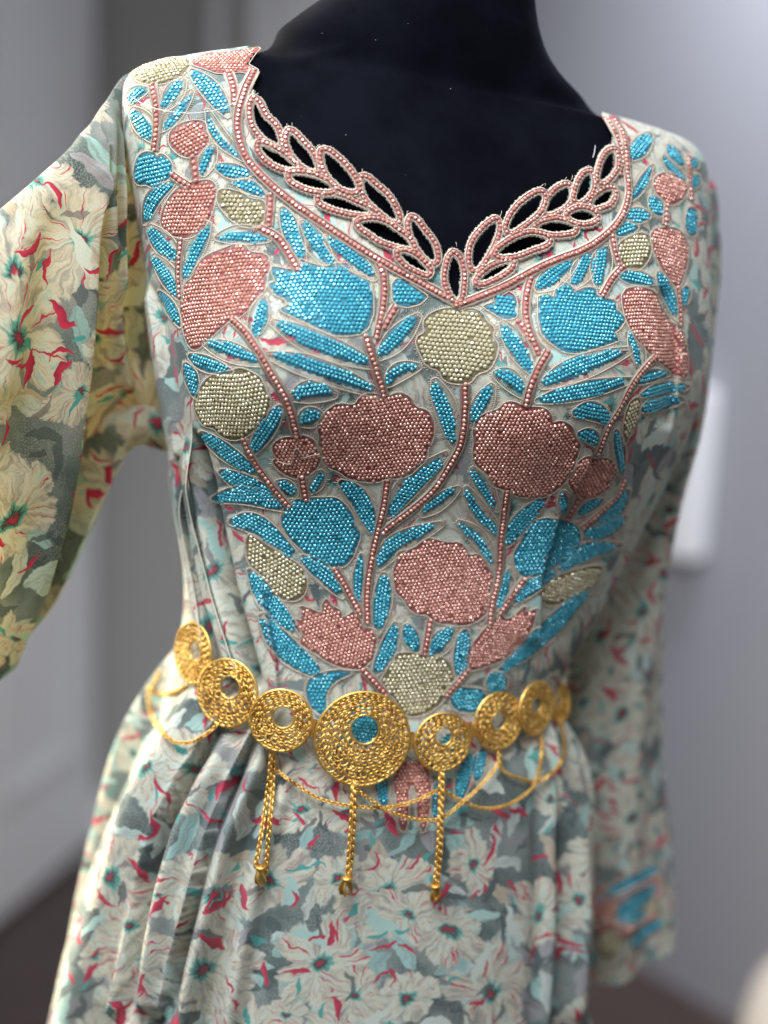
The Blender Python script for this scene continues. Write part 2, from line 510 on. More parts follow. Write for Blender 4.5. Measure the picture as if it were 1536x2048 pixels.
def build_room():
    YB = 3.10
    fl = box('floor', (-3.2, -1.6, -0.1), (3.2, 3.6, 0.0), M['floor']); tag(fl, kind='structure')
    ce = box('ceiling', (-3.2, -1.6, 3.0), (3.2, 3.6, 3.1), M['ceiling']); tag(ce, kind='structure')
    bw = box('back_wall', (-3.0, YB, 0.0), (0.35, YB + 0.1, 3.0), M['wall2']); tag(bw, kind='structure')
    # angled lavender wall: passes (0.418,2.75) and (0.567,2.55)
    a = np.array([0.16, YB]); d = np.array([0.6, -0.8]); ln = 3.2
    ang = math.atan2(d[1], d[0])
    rw = box('angled_wall', (0, 0, 0), (ln, 0.1, 3.0), M['wall'], rz=ang, pivot=(a[0], a[1], 0)); tag(rw, kind='structure')
    bb = box('baseboard', (0.0, -0.022, 0.0), (ln, -0.003, 0.14), M['white'], rz=ang, pivot=(a[0], a[1], 0), bevel=0.004)
    set_parent(bb, rw)
    # white panel fixed on the angled wall
    p = on_plane(1375, 940, np.array([a[0], a[1], 0.0]), np.array([-d[1], d[0], 0.0]) * -1)
    s = (p[:2] - a) @ d
    wp = box('wall_panel', (s - 0.13, -0.05, p[2] - 0.155), (s + 0.065, -0.001, p[2] + 0.155), M['white'], rz=ang,
             pivot=(a[0], a[1], 0), bevel=0.006)
    tag(wp, 'white rectangular box fixed on the lavender wall behind the hanging sleeve', 'wall box')
    # back wall: pale strip, casing beside the neck
    def px_x(px, Y): return at_y(px, 60, Y)[0]
    dc = empty('door_casing', (px_x(500, YB), YB, 0))
    tag(dc, 'tall grey moulded door casing on the back wall beside the neck', 'door casing')
    for (p0, p1, t, nm) in ((425, 452, 0.030, 'casing_bead'), (452, 500, 0.018, 'casing_board'), (500, 548, 0.030, 'casing_bead')):
        box(nm, (px_x(p0, YB), YB - t, 0.0), (px_x(p1, YB) - 0.002, YB - 0.001, 2.7), M['wall2'] if nm == 'casing_board' else M['white'], dc, bevel=0.003)
    box('door_panel', (px_x(550, YB), YB - 0.012, 0.0), (px_x(900, YB), YB - 0.001, 2.7), M['white'], dc)
    b2 = box('baseboard', (-3.0, YB - 0.02, 0.0), (px_x(425, YB) - 0.004, YB - 0.003, 0.11), M['white'], None, bevel=0.004)
    set_parent(b2, bw)
    # open white door leaf seen almost edge on at the left
    h = np.array([-0.672, YB - 0.03]); e = np.array([-0.93, 2.15])
    dv = (e - h); L = np.linalg.norm(dv); ang2 = math.atan2(dv[1], dv[0])
    dr = empty('open_door', (h[0], h[1], 0.0)); tag(dr, 'open white panelled door standing at the far left', 'door')
    leaf = box('door_leaf', (0, 0, 0.012), (L, 0.04, 2.4), M['white'], dr, rz=ang2, pivot=(h[0], h[1], 0), bevel=0.003)
    for z0, z1 in ((0.25, 0.95), (1.12, 2.2)):
        for x0, x1 in ((0.10, L / 2 - 0.06), (L / 2 + 0.06, L - 0.1)):
            for nm, lo, hi in (('panel_moulding', (x0, 0.041, z0), (x1, 0.052, z0 + 0.03)), ('panel_moulding', (x0, 0.041, z1 - 0.03), (x1, 0.052, z1)),
                               ('panel_moulding', (x0, 0.041, z0 + 0.031), (x0 + 0.03, 0.052, z1 - 0.031)),
                               ('panel_moulding', (x1 - 0.03, 0.041, z0 + 0.031), (x1, 0.052, z1 - 0.031))):
                box(nm, lo, hi, M['white'], dr, rz=ang2, pivot=(h[0], h[1], 0), bevel=0.004)
    hg = box('hinge', (L * 0.42, 0.041, 1.83), (L * 0.46, 0.056, 2.1), M['white'], dr, rz=ang2, pivot=(h[0], h[1], 0), bevel=0.004)
    # beige pouf in the corner at the right
    c = at_y(1825, 2110, 1.88)
    bm = bmesh.new()
    prof = [(0.0, 0.40), (0.10, 0.40), (0.17, 0.385), (0.22, 0.34), (0.245, 0.27), (0.25, 0.18), (0.24, 0.08), (0.215, 0.02), (0.16, 0.0), (0.0, 0.0)]
    prof = catmull(np.array(prof), 40)
    V = []; n = 48
    for r, z in prof:
        for i in range(n):
            a_ = 2 * math.pi * i / n
            rr = max(r, 0.0005) * (1 - 0.02 * abs(math.sin(a_ * 6)))
            V.append((rr * math.cos(a_), rr * math.sin(a_), max(z, 0)))
    F = [(i * n + j, i * n + (j + 1) % n, (i + 1) * n + (j + 1) % n, (i + 1) * n + j) for i in range(len(prof) - 1) for j in range(n)]
    me = mesh_np('seat_pad', np.array(V), np.array(F)[:, ::-1], True)
    pf = empty('round_pouf', (c[0], 1.88, 0.0)); tag(pf, 'round beige upholstered pouf on the floor by the lavender wall', 'pouf')
    o = link('seat_pad', me, pf, [M['beige']])


build_room()


# ------------------------------------------------------------------ lofted cloth surfaces
def loft(L, Rt, FR, BK, FV, nv, nt, m=2.25, vs=None, front_bias=True):
    """rings between edge points L and Rt, bulging FR metres along FV and BK metres the other way.
       theta=0 at Rt, pi/2 front, pi at L, 3pi/2 back. returns P[nv, nt, 3], s=cos(theta)"""
    k = len(L)
    if vs is None: vs = np.linspace(0, k - 1, nv)

    def sp(A):
        A = np.asarray(A, float)
        one = A.ndim == 1
        if one: A = A[:, None]
        Q = np.vstack([2 * A[0] - A[1], A, 2 * A[-1] - A[-2]])
        i = np.clip(np.floor(vs).astype(int), 0, k - 2)
        u = (vs - i)[:, None]
        a, b, c, d = Q[i], Q[i + 1], Q[i + 2], Q[i + 3]
        o = 0.5 * ((2 * b) + (c - a) * u + (2 * a - 5 * b + 4 * c - d) * u ** 2 + (3 * b - a - 3 * c + d) * u ** 3)
        return o[:, 0] if one else o
    L, Rt, FV = sp(L), sp(Rt), sp(FV)
    FR, BK = sp(FR), sp(BK)
    nf = int(nt * 0.72) if front_bias else nt // 2
    th = np.concatenate([np.linspace(0, math.pi, nf, endpoint=False), np.linspace(math.pi, 2 * math.pi, nt - nf, endpoint=False)])
    cs, sn = np.cos(th), np.sin(th)
    cx = np.sign(cs) * np.abs(cs) ** (2 / m)
    sx = np.abs(sn) ** (2 / m)
    mid, half = (L + Rt) / 2, (Rt - L) / 2
    dep = np.where(sn[None, :] >= 0, FR[:, None] * sx, -BK[:, None] * sx)
    P = mid[:, None, :] + half[:, None, :] * cx[None, :, None] + FV[:, None, :] * dep[:, :, None]
    return P, th, cx


def grid_normals(P):
    du = np.roll(P, -1, 1) - np.roll(P, 1, 1)
    dv = np.gradient(P, axis=0)
    N = np.cross(du, dv)
    N /= np.linalg.norm(N, axis=2, keepdims=True) + 1e-12
    return N


def flat_uv(P, e, n, c, k=0.35):
    """print laid nearly flat on the cloth's front: across along e, down along z, with a little of the depth turned into width"""
    X = P.reshape(-1, 3)
    x = (X - c) @ e
    d = (X - c) @ n
    return np.stack([x - k * np.tanh(x / 0.07) * (d - 0.1), -X[:, 2] + 0.35 * d], 1)


def grid_faces(nv, nt, r0=0, r1=None):
    r1 = nv - 1 if r1 is None else r1
    i = np.arange(r0, r1)[:, None]; j = np.arange(nt)[None, :]
    jn = (j + 1) % nt
    F = np.stack([i * nt + j, (i + 1) * nt + j, (i + 1) * nt + jn, i * nt + jn], 2)
    return F.reshape(-1, 4)


def bvh_grid(P, sv=2, st=2):
    A = P[::sv, ::st]
    nv, nt = A.shape[:2]
    F = grid_faces(nv, nt)
    return BVHTree.FromPolygons([tuple(v) for v in A.reshape(-1, 3).tolist()], F.tolist(), all_triangles=False)


def vnoise(X, scale, seed):
    """smooth pseudo noise from a few random sine waves"""
    g = np.random.default_rng(seed)
    o = np.zeros(len(X))
    for _ in range(5):
        k = g.normal(size=3); k *= scale * g.uniform(0.6, 1.6) / np.linalg.norm(k)
        o += np.sin(X @ k + g.uniform(0, 6.28))
    return o / 4.0


# body rings: left edge px, right edge px, front, back
RINGS = [
    (520, 95, 1200, 234, .050, .060), (400, 110, 1290, 258, .052, .066), (310, 126, 1362, 284, .057, .072),
    (258, 152, 1392, 312, .064, .078), (246, 200, 1402, 350, .073, .084), (250, 290, 1404, 430, .086, .092),
    (266, 400, 1402, 520, .098, .098), (288, 520, 1398, 620, .108, .100), (306, 640, 1390, 715, .114, .100),
    (326, 760, 1372, 790, .112, .098), (348, 880, 1330, 900, .106, .094), (362, 1000, 1276, 1020, .100, .092),
    (368, 1120, 1216, 1150, .096, .090), (366, 1220, 1150, 1262, .093, .090), (356, 1290, 1104, 1350, .093, .092),
    (332, 1350, 1112, 1405, .099, .100), (288, 1450, 1150, 1500, .108, .112), (228, 1580, 1158, 1620, .117, .122),
    (184, 1760, 1162, 1770, .126, .132), (148, 1940, 1150, 1950, .133, .14), (114, 2130, 1142, 2140, .140, .15),
    (0, 2500, 1200, 2510, .16, .18), (-110, 3100, 1290, 3110, .20, .22), (-220, 3800, 1390, 3810, .24, .26), (-300, 4362, 1460, 4372, .26, .28)]
WAIST = 14


def body():
    L = [on_plane(a, b, BO, BN) for a, b, c, d, f, k in RINGS]
    Rt = [on_plane(c, d, BO, BN) for a, b, c, d, f, k in RINGS]
    FR = [r[4] for r in RINGS]; BK = [r[5] for r in RINGS]
    FV = [BN] * len(RINGS)
    vs = np.concatenate([np.linspace(0, 14, 420, endpoint=False), np.linspace(14, 20, 260, endpoint=False), np.linspace(20, len(RINGS) - 1, 50)])
    nt = 620
    P, th, cx = loft(L, Rt, FR, BK, FV, len(vs), nt, m=2.35, vs=vs)
    nv = len(vs)
    base = P.copy()
    N = grid_normals(P)
    X = P.reshape(-1, 3)
    px, py = proj(X)
    q = np.stack([px, py], 1)
    front = np.repeat((np.sin(th) > -0.15)[None, :], nv, 0).ravel()
    disp = np.zeros(len(X))
    # bust
    for cxp, cyp, rx, ry, a in ((590, 745, 175, 185, 0.024), (1105, 785, 165, 175, 0.026)):
        dd = ((px - cxp) / rx) ** 2 + ((py - cyp) / ry) ** 2
        disp += np.where(front, a * np.exp(-dd), 0)
    # slightly hollow midriff below
    dd = ((px - 800) / 330) ** 2 + ((py - 1120) / 150) ** 2
    disp -= np.where(front, 0.006 * np.exp(-dd), 0)
    base2 = (X + N.reshape(-1, 3) * disp[:, None]).reshape(P.shape)

    # folds drawn along seams (polyline, amplitude, left falloff px, right falloff px)
    def fold(poly, amp, wl, wr, depth, lo=None):
        d, s, arc, Lh = seg_dist(q, np.array(poly, float), closed=False)
        env = sstep(arc, 0, 0.12 * Lh) * (1 - sstep(arc, 0.92 * Lh, Lh)) if lo is None else 1 - sstep(arc, 0.92 * Lh, Lh)
        # px y grows downwards: side>0 means left of a downward line
        left = np.where(s > 0, amp * np.exp(-(d / wl) ** 2), 0)
        right = np.where(s <= 0, -depth * np.exp(-((d - wr * 0.35) / wr) ** 2) * sstep(d, 0, 3.0) + amp * np.exp(-(d / 2.0) ** 2), 0)
        return np.where(front, env * (left + right), 0)
    disp += fold([(384, 850), (402, 950), (416, 1060), (442, 1180), (476, 1290), (508, 1400)], 0.008, 22, 15, 0.026)
    disp += fold([(362, 900), (376, 1030), (396, 1160), (418, 1270), (440, 1380)], 0.008, 18, 11, 0.022)
    disp += fold([(300, 560), (330, 700), (356, 840), (372, 940)], 0.004, 30, 20, 0.004)
    disp += fold([(1330, 560), (1355, 700), (1330, 860)], -0.004, 30, 30, 0.0)
    disp += fold([(1160, 880), (1120, 1000), (1085, 1150), (1075, 1300)], 0.004, 40, 40, 0.003)
    disp += fold([(520, 1180), (545, 1290), (560, 1400)], 0.003, 20, 20, 0.003)
    # skirt folds
    vv = np.repeat(vs[:, None], nt, 1).ravel()
    sx = np.repeat(cx[None, :], nv, 0).ravel()
    thv = np.repeat(th[None, :], nv, 0).ravel()
    grow = sstep(vv, 14.0, 16.6)
    lft = sstep(-sx, 0.36, 0.55)
    sw = sx - 0.018 * np.clip(vv - 15, 0, 6) * -1 * 0.6
    ph = (sx + 0.020 * (vv - 15)) * 2 * math.pi / 0.155
    wave = np.sin(ph) + 0.45 * np.sin(ph * 0.53 + 1.2)
    disp += np.where(front, grow * lft * 0.0105 * wave, 0)
    sharp = fold([(520, 1440), (455, 1560), (412, 1680), (380, 1800), (340, 1920), (310, 2060)], 0.017, 56, 30, 0.014, lo=1)
    disp += sharp * grow
    disp += fold([(440, 1440), (372, 1540), (318, 1640), (282, 1760), (262, 1900), (240, 2060)], 0.015, 34, 26, 0.015, lo=1) * grow
    rg = sstep(sx, 0.55, 0.75)
    disp += np.where(front, grow * rg * 0.007 * np.sin(sx * 2 * math.pi / 0.13), 0)
    disp += fold([(1085, 1420), (1120, 1560), (1150, 1700), (1158, 1860), (1150, 2060)], 0.008, 26, 24, 0.008, lo=1) * grow
    disp += np.where(~front, grow * 0.012 * np.sin(thv * 26), 0)
    # soft crumple everywhere
    disp += vnoise(X, 42, 3) * 0.0011 + vnoise(X, 95, 4) * 0.0006 + grow * vnoise(X * np.array([1, 1, 0.45]), 48, 5) * 0.0028
    X2 = X + N.reshape(-1, 3) * disp[:, None]
    return X2.reshape(P.shape), base2, vs, nt


BODY, BODY0, VS, NT_ = body()
BV_BODY = bvh_grid(BODY, 2, 2)
BV_BASE = bvh_grid(BODY0, 4, 4)
DRESS = empty('gown', (BO[0], BO[1], 0.0))
tag(DRESS, 'long floral print gown with crystal flower embroidery and scalloped cutwork neckline', 'gown')


def child(name, me, mats, parent):
    o = link(name, me, None, mats)
    return set_parent(o, parent)


# ------------------------------------------------------------------ neckline cut-outs (photograph pixels)
def cM(pts): return [(460 + x / 3.072, 120 + y / 3.072) for x, y in pts]
def cN(pts): return [(840 + x / 3.49, 220 + y / 3.49) for x, y in pts]


HOLES = [cM(p) for p in (
    [(150, 260), (205, 360), (270, 425), (298, 530), (205, 465), (150, 380)],
    [(190, 530), (285, 572), (400, 665), (305, 650), (220, 592)],
    [(368, 460), (432, 520), (500, 600), (522, 680), (432, 632), (370, 540)],
    [(380, 715), (480, 722), (562, 750), (630, 800), (500, 790), (402, 748)],
    [(575, 580), (642, 618), (730, 710), (772, 800), (680, 780), (600, 690)],
    [(558, 855), (660, 850), (780, 900), (862, 940), (740, 932), (600, 892)],
    [(820, 738), (882, 788), (970, 870), (1022, 990), (930, 932), (842, 842)],
    [(798, 1010), (900, 1000), (1002, 1050), (1112, 1150), (950, 1112), (850, 1052)],
    [(1115, 988), (1182, 1070), (1240, 1150), (1250, 1242), (1180, 1182), (1122, 1082)],
    [(1040, 1193), (1122, 1215), (1200, 1290), (1212, 1312), (1100, 1262)],
    [(1372, 1205), (1412, 1290), (1412, 1400), (1392, 1475), (1342, 1380), (1342, 1290)])] + [cN(p) for p in (
    [(522, 788), (510, 900), (432, 1050), (380, 1112), (360, 1020), (400, 900)],
    [(408, 1203), (480, 1130), (560, 1092), (632, 1083), (562, 1140), (482, 1182)],
    [(836, 598), (822, 690), (742, 770), (620, 850), (640, 760), (722, 660)],
    [(538, 1010), (650, 922), (770, 885), (882, 920), (762, 970), (652, 1010)],
    [(1020, 548), (1032, 620), (982, 680), (880, 722), (900, 640), (950, 580)],
    [(818, 822), (920, 788), (1010, 800), (1072, 837), (960, 857), (870, 848)],
    [(1172, 455), (1182, 540), (1152, 600), (1088, 642), (1100, 560), (1130, 490)],
    [(1038, 742), (1120, 710), (1212, 752), (1150, 782), (1080, 772)],
    [(1335, 305), (1347, 400), (1302, 470), (1250, 502), (1260, 420), (1290, 340)],
    [(1332, 568), (1312, 640), (1250, 668), (1198, 672), (1250, 600)])]
UPPER = [0, 2, 4, 6, 8, 10, 11, 13, 15, 17, 19]
NECK = [(519, 143), (505, 175)] + [tuple(np.mean(HOLES[i], 0)) for i in UPPER] + [(1228, 262), (1204, 236), (1204, -400), (505, -400), (495, 128)]


def build_cloth():
    X = BODY.reshape(-1, 3)
    nv, nt = BODY.shape[:2]
    uv = flat_uv(BODY, BE, BN, BO)
    px, py = proj(X)
    q = np.stack([px, py], 1)
    w = int(np.searchsorted(VS, WAIST - 0.001))
    F = grid_faces(nv, nt, 0, w)
    c = q[F].mean(1)
    fc = (X[F].mean(1) - BO) @ BN
    kill = np.zeros(len(F), bool)
    near = fc > 0.0
    kill |= near & in_poly(c, np.array(NECK))
    for h in HOLES:
        kill |= near & in_poly(c, catmull(np.array(h, float), 60, True))
    # neck opening at the back
    me = mesh_np('bodice', X, F[~kill][:, ::-1], True, uv)
    rm_loose(me)
    bo = child('bodice', me, [M['bodice']], DRESS)
    tag(bo, 'bodice of pale floral print under fine net')
    F = grid_faces(nv, nt, w, nv - 1)
    me = mesh_np('skirt', X, F[:, ::-1], True, uv)
    rm_loose(me)
    sk = child('skirt', me, [M['skirt']], DRESS)
    tag(sk, 'gathered floral print skirt falling from the waist')


def rm_loose(me):
    bm = bmesh.new(); bm.from_mesh(me)
    bmesh.ops.delete(bm, geom=[v for v in bm.verts if not v.link_faces], context='VERTS')
    bm.to_mesh(me); bm.free()


build_cloth()


# ------------------------------------------------------------------ sleeves
def left_sleeve():
    rows = [  # top px, bottom px, depth Y of the chord, front, back
        (300, 150, 420, 850, .985, .030, .05), (252, 148, 352, 905, .975, .034, .05), (214, 205, 268, 896, .965, .042, .05),
        (176, 272, 205, 1005, .955, .056, .055), (92, 348, 122, 1188, .940, .070, .07), (0, 424, 0, 1332, .925, .080, .08),
        (-120, 520, -120, 1460, .905, .085, .085), (-260, 650, -270, 1600, .885, .085, .085), (-400, 790, -420, 1740, .87, .08, .08)]
    L = [at_y(r[0], r[1], r[4]) for r in rows]
    Rt = [at_y(r[2], r[3], r[4] + 0.01) for r in rows]
    fv = np.array([-0.15, -1, 0.0]); fv /= np.linalg.norm(fv)
    vs = np.linspace(0, len(rows) - 1, 330)
    P, th, cx = loft(L, Rt, [r[5] for r in rows], [r[6] for r in rows], [fv] * len(rows), 330, 460, m=2.1, vs=vs)
    N = grid_normals(P)
    X = P.reshape(-1, 3)
    Nn = N.reshape(-1, 3)
    out = ((X - P.mean(1, keepdims=True).repeat(P.shape[1], 1).reshape(-1, 3)) * Nn).sum(1)
    if out.mean() < 0: Nn = -Nn
    px, py = proj(X); q = np.stack([px, py], 1)
    front = np.repeat((np.sin(th) > 0)[None, :], len(vs), 0).ravel()
    disp = np.zeros(len(X))

    def line(poly):
        d, s, arc, Lh = seg_dist(q, np.array(poly, float), closed=False)
        return d * s, arc / Lh
    # front flap folds over: to the right of this line the cloth lies deeper
    s, t = line([(196, 300), (186, 420), (172, 600), (158, 760), (142, 900), (118, 1040), (70, 1190), (0, 1350), (-90, 1500), (-200, 1680)])
    # s>0 left
    disp += np.where(front, -0.028 * sstep(-s, 0, 26) * sstep(t, 0.03, 0.3) + 0.010 * np.exp(-(s / 30) ** 2) * (s > 0) + 0.010 * np.exp(-(s / 8) ** 2) * (s <= 0), 0)
    for poly, amp, w in (([(222, 200), (214, 300), (205, 420), (222, 560), (232, 720)], 0.012, 16),
                         ([(255, 210), (262, 330), (280, 480), (300, 640), (318, 800)], -0.014, 20),
                         ([(240, 230), (238, 330), (246, 460), (262, 620)], 0.010, 9),
                         ([(226, 460), (262, 640), (282, 840)], 0.010, 14),
                         ([(176, 330), (205, 420), (232, 520)], 0.007, 8),
                         ([(120, 380), (90, 560), (60, 800), (20, 1000)], -0.006, 40),
                         ([(60, 420), (30, 640), (0, 820)], 0.006, 40),
                         ([(215, 640), (205, 800), (180, 960)], -0.008, 18)):
        s, t = line(poly)
        disp += np.where(front, amp * np.exp(-(s / w) ** 2) * sstep(t, 0, 0.15) * (1 - sstep(t, 0.85, 1)), 0)
    disp += vnoise(X, 30, 21) * 0.0025 + vnoise(X, 75, 22) * 0.001
    X2 = X + Nn * disp[:, None]
    F = grid_faces(*P.shape[:2])
    me = mesh_np('sleeve', X2, F, True, np.stack([X2[:, 0] + 0.6 * X2[:, 1], -X2[:, 2] + 0.25 * X2[:, 1]], 1))
    o = child('sleeve', me, [M['sleeve']], DRESS)
    tag(o, 'wide sleeve spread out to the side, warm yellowish floral print')


def right_sleeve():
    off = 0.045
    O = BO - BN * off
    rows = [(1330, 312, 1384, 332, .024, .040), (1322, 372, 1412, 378, .036, .045), (1318, 440, 1414, 440, .046, .050), (1305, 540, 1412, 530, .050, .052),
            (1270, 700, 1390, 690, .052, .055), (1210, 860, 1376, 840, .052, .055), (1170, 1000, 1346, 985, .050, .052), (1130, 1180, 1326, 1165, .048, .05),
            (1112, 1360, 1316, 1340, .046, .048), (1106, 1540, 1314, 1500, .045, .046), (1112, 1700, 1322, 1660, .044, .045),
            (1122, 1835, 1326, 1755, .043, .044), (1136, 1950, 1332, 1846, .042, .043)]
    L = [on_plane(r[0], r[1], O, BN) for r in rows]; Rt = [on_plane(r[2], r[3], O, BN) for r in rows]
    vs = np.linspace(0, len(rows) - 1, 260)
    P, th, cx = loft(L, Rt, [r[4] for r in rows], [r[5] for r in rows], [BN] * len(rows), 260, 200, m=2.1, vs=vs, front_bias=False)
    N = grid_normals(P); X = P.reshape(-1, 3)
    vv = np.repeat(vs[:, None], 200, 1).ravel(); sx = np.repeat(cx[None, :], 260, 0).ravel()
    disp = 0.005 * np.sin(sx * 6.0 + vv * 0.8) * sstep(vv, 1, 4) + vnoise(X, 40, 31) * 0.003
    X2 = X + N.reshape(-1, 3) * disp[:, None]
    me = mesh_np('sleeve', X2, grid_faces(260, 200), True, flat_uv(X2.reshape(P.shape), BE, BN, P.reshape(-1, 3).mean(0)))
    o = child('sleeve', me, [M['rsleeve']], DRESS)
    tag(o, 'sleeve hanging straight down with embroidered cuff')
    return bvh_grid(X2.reshape(P.shape), 2, 2)


left_sleeve()
BV_RS = right_sleeve()


# ------------------------------------------------------------------ dress form
def dress_form():
    rows = [(752, -250, 1082, -205, .050, .055), (744, -180, 1068, -120, .052, .056), (722, -105, 1060, -30, .053, .057), (690, -48, 1064, 40, .054, .058),
            (648, -8, 1080, 104, .055, .060), (604, 24, 1108, 152, .055, .062), (560, 58, 1150, 196, .054, .063)]
    rows += [(a + 6, b + 8, c - 6, d + 8, f + .0025, k - .002) for a, b, c, d, f, k in RINGS[:2]]
    rows += [(a + 16, b + 10, c - 16, d + 10, f - o_, k - .005) for (a, b, c, d, f, k), o_ in zip(RINGS[2:17], [-.001, .0015, .0035] + [.005] * 12)]
    L = [on_plane(r[0], r[1], BO, BN) for r in rows]; Rt = [on_plane(r[2], r[3], BO, BN) for r in rows]
    vs = np.linspace(0, len(rows) - 1, 240)
    P, th, cx = loft(L, Rt, [r[4] for r in rows], [r[5] for r in rows], [BN] * len(rows), 240, 200, m=2.3, vs=vs)
    X = P.reshape(-1, 3)
    N = grid_normals(P).reshape(-1, 3)
    px, py = proj(X)
    front = np.repeat((np.sin(th) > -0.15)[None, :], 240, 0).ravel()
    disp = np.zeros(len(X))
    for cxp, cyp, rx, ry, a in ((590, 745, 175, 185, 0.022), (1105, 785, 165, 175, 0.024)):
        disp += np.where(front, a * np.exp(-((px - cxp) / rx) ** 2 - ((py - cyp) / ry) ** 2), 0)
    dd = ((px - 800) / 330) ** 2 + ((py - 1120) / 150) ** 2
    disp -= np.where(front, 0.006 * np.exp(-dd), 0)
    disp -= sstep(py, 720, 880) * 0.036
    disp += vnoise(X, 30, 51) * 0.0008
    # drag wrinkles in the velvet towards the shoulder
    for poly, a in (([(520, 130), (600, 120), (690, 96)], 0.0012),):
        d, s, arc, Lh = seg_dist(np.stack([px, py], 1), np.array(poly, float), closed=False)
        disp += np.where(front, a * np.exp(-(d / 14) ** 2), 0)
    X = X + N * disp[:, None]
    df = empty('dress_form', (BO[0], BO[1], 0.0))
    tag(df, 'black velvet dress form wearing the gown, neck and upper chest bare', 'dress form')
    F = grid_faces(240, 200)[:, ::-1]
    me = mesh_np('torso', X, F, True)
    child('torso', me, [M['velvet']], df)
    # domed neck cap, pole and base
    top = X[:200]; c = top.mean(0)
    V = [top]; 
    for k in (0.93, 0.75, 0.45, 0.1):
        V.append(c + (top - c) * k + np.array([0, 0, 0.02 * (1 - k) ** 0.6]))
    V = np.concatenate(V)
    child('neck_cap', mesh_np('neck_cap', V, grid_faces(5, 200), True), [M['velvet']], df)
    b = BufTube()
    low = X[-200:].mean(0)
    b.tube([(low[0], low[1], low[2] + 0.05), (low[0], low[1], 0.02)], 0.017, 12)
    child('pole', b.mesh('pole', True), [M['metal']], df)
    V = []; n = 40
    for r, z in ((0.001, 0.03), (0.14, 0.022), (0.15, 0.012), (0.15, 0.0), (0.001, 0.0)):
        for i in range(n): V.append((low[0] + r * math.cos(6.2832 * i / n), low[1] + r * math.sin(6.2832 * i / n), z))
    child('base_plate', mesh_np('base_plate', np.array(V), grid_faces(5, n), False), [M['metal']], df)
    # lint specks
    bv = bvh_grid(X.reshape(P.shape), 1, 1)
    sb = Buf()
    for _ in range(9):
        x, y = random.uniform(560, 1150), random.uniform(20, 420)
        h = bv.ray_cast(Vector(CAM), Vector(ray(x, y)))
        if h[0] is None: continue
        p = np.array(h[0]) + np.array(h[1]) * (0.0006 if np.dot(h[1], _f) < 0 else -0.0006)
        s = random.uniform(0.00015, 0.0004)
        sb.add(p + s * np.array([(1, 0, 0), (0, 0, 1), (-1, 0, 0), (0, -1, 0)]), [(0, 1, 3), (1, 2, 3), (2, 0, 3), (0, 2, 1)])
    o = child('lint', sb.mesh('lint'), [M['thread']], df)
    tag(o, kind='stuff')


class BufTube(Buf):
    def tube(self, P, r, n=6, closed=False, N=None, flat=1.0):
        P = np.asarray(P, float)
        k = len(P)
        if closed:
            T = np.roll(P, -1, 0) - np.roll(P, 1, 0)
        else:
            T = np.gradient(P, axis=0)
        T /= np.linalg.norm(T, axis=1, keepdims=True) + 1e-12
        if N is None:
            N = np.tile(np.array([0.31, -0.9, 0.3]), (k, 1))
        N = N - (N * T).sum(1, keepdims=True) * T
        N /= np.linalg.norm(N, axis=1, keepdims=True) + 1e-12
        B = np.cross(T, N)
        a = np.arange(n) * 2 * math.pi / n
        V = P[:, None, :] + r * (np.cos(a)[None, :, None] * B[:, None, :] + flat * np.sin(a)[None, :, None] * N[:, None, :])
        kk = k if closed else k - 1
        i = np.arange(kk)[:, None]; j = np.arange(n)[None, :]
        F = np.stack([i * n + j, i * n + (j + 1) % n, ((i + 1) % k) * n + (j + 1) % n, ((i + 1) % k) * n + j], 2).reshape(-1, 4)
        self.add(V.reshape(-1, 3), F)

    def strip(self, A, B):
        k = len(A)
        i = np.arange(k - 1)
        self.add(np.concatenate([A, B]), np.stack([i, i + 1, i + 1 + k, i + k], 1))


dress_form()

# ------------------------------------------------------------------ embroidery
# rhinestone: faceted crown, unit radius, tris
_n = 8
_a = np.arange(_n) * 2 * math.pi / _n
ST_V = np.concatenate([np.stack([k_ * np.cos(_a + o_), k_ * np.sin(_a + o_), 0 * _a + z_], 1) for k_, z_, o_ in
                       ((1.0, 0.0, 0), (1.0, 0.22, 0), (0.56, 0.66, _a[1] / 2))] + [[[0, 0, 0.68]]])
ST_F = []
for i in range(_n):
    j = (i + 1) % _n
    for k_ in range(2):
        ST_F += [(k_ * _n + i, k_ * _n + j, (k_ + 1) * _n + i), (k_ * _n + j, (k_ + 1) * _n + j, (k_ + 1) * _n + i)]
    ST_F += [(2 * _n + i, 2 * _n + j, 3 * _n)]
ST_F = np.array(ST_F)
STONE_ME = {}
for kk in ('blue', 'copper', 'olive'):
    STONE_ME[kk] = mesh_np('rhinestone', ST_V, ST_F)
    STONE_ME[kk].materials.append(M['g_' + kk])
N_SINGLE = [0]


def frames(P, N, tilt=0.11):
    """orthonormal frames with small random tilt"""
    N = N + rng.normal(size=N.shape) * np.where(rng.random((len(N), 1)) < 0.10, 0.34, tilt)
    N /= np.linalg.norm(N, axis=1, keepdims=True)
    a = rng.normal(size=N.shape)
    T = a - (a * N).sum(1, keepdims=True) * N
    T /= np.linalg.norm(T, axis=1, keepdims=True)
    return T, np.cross(N, T), N


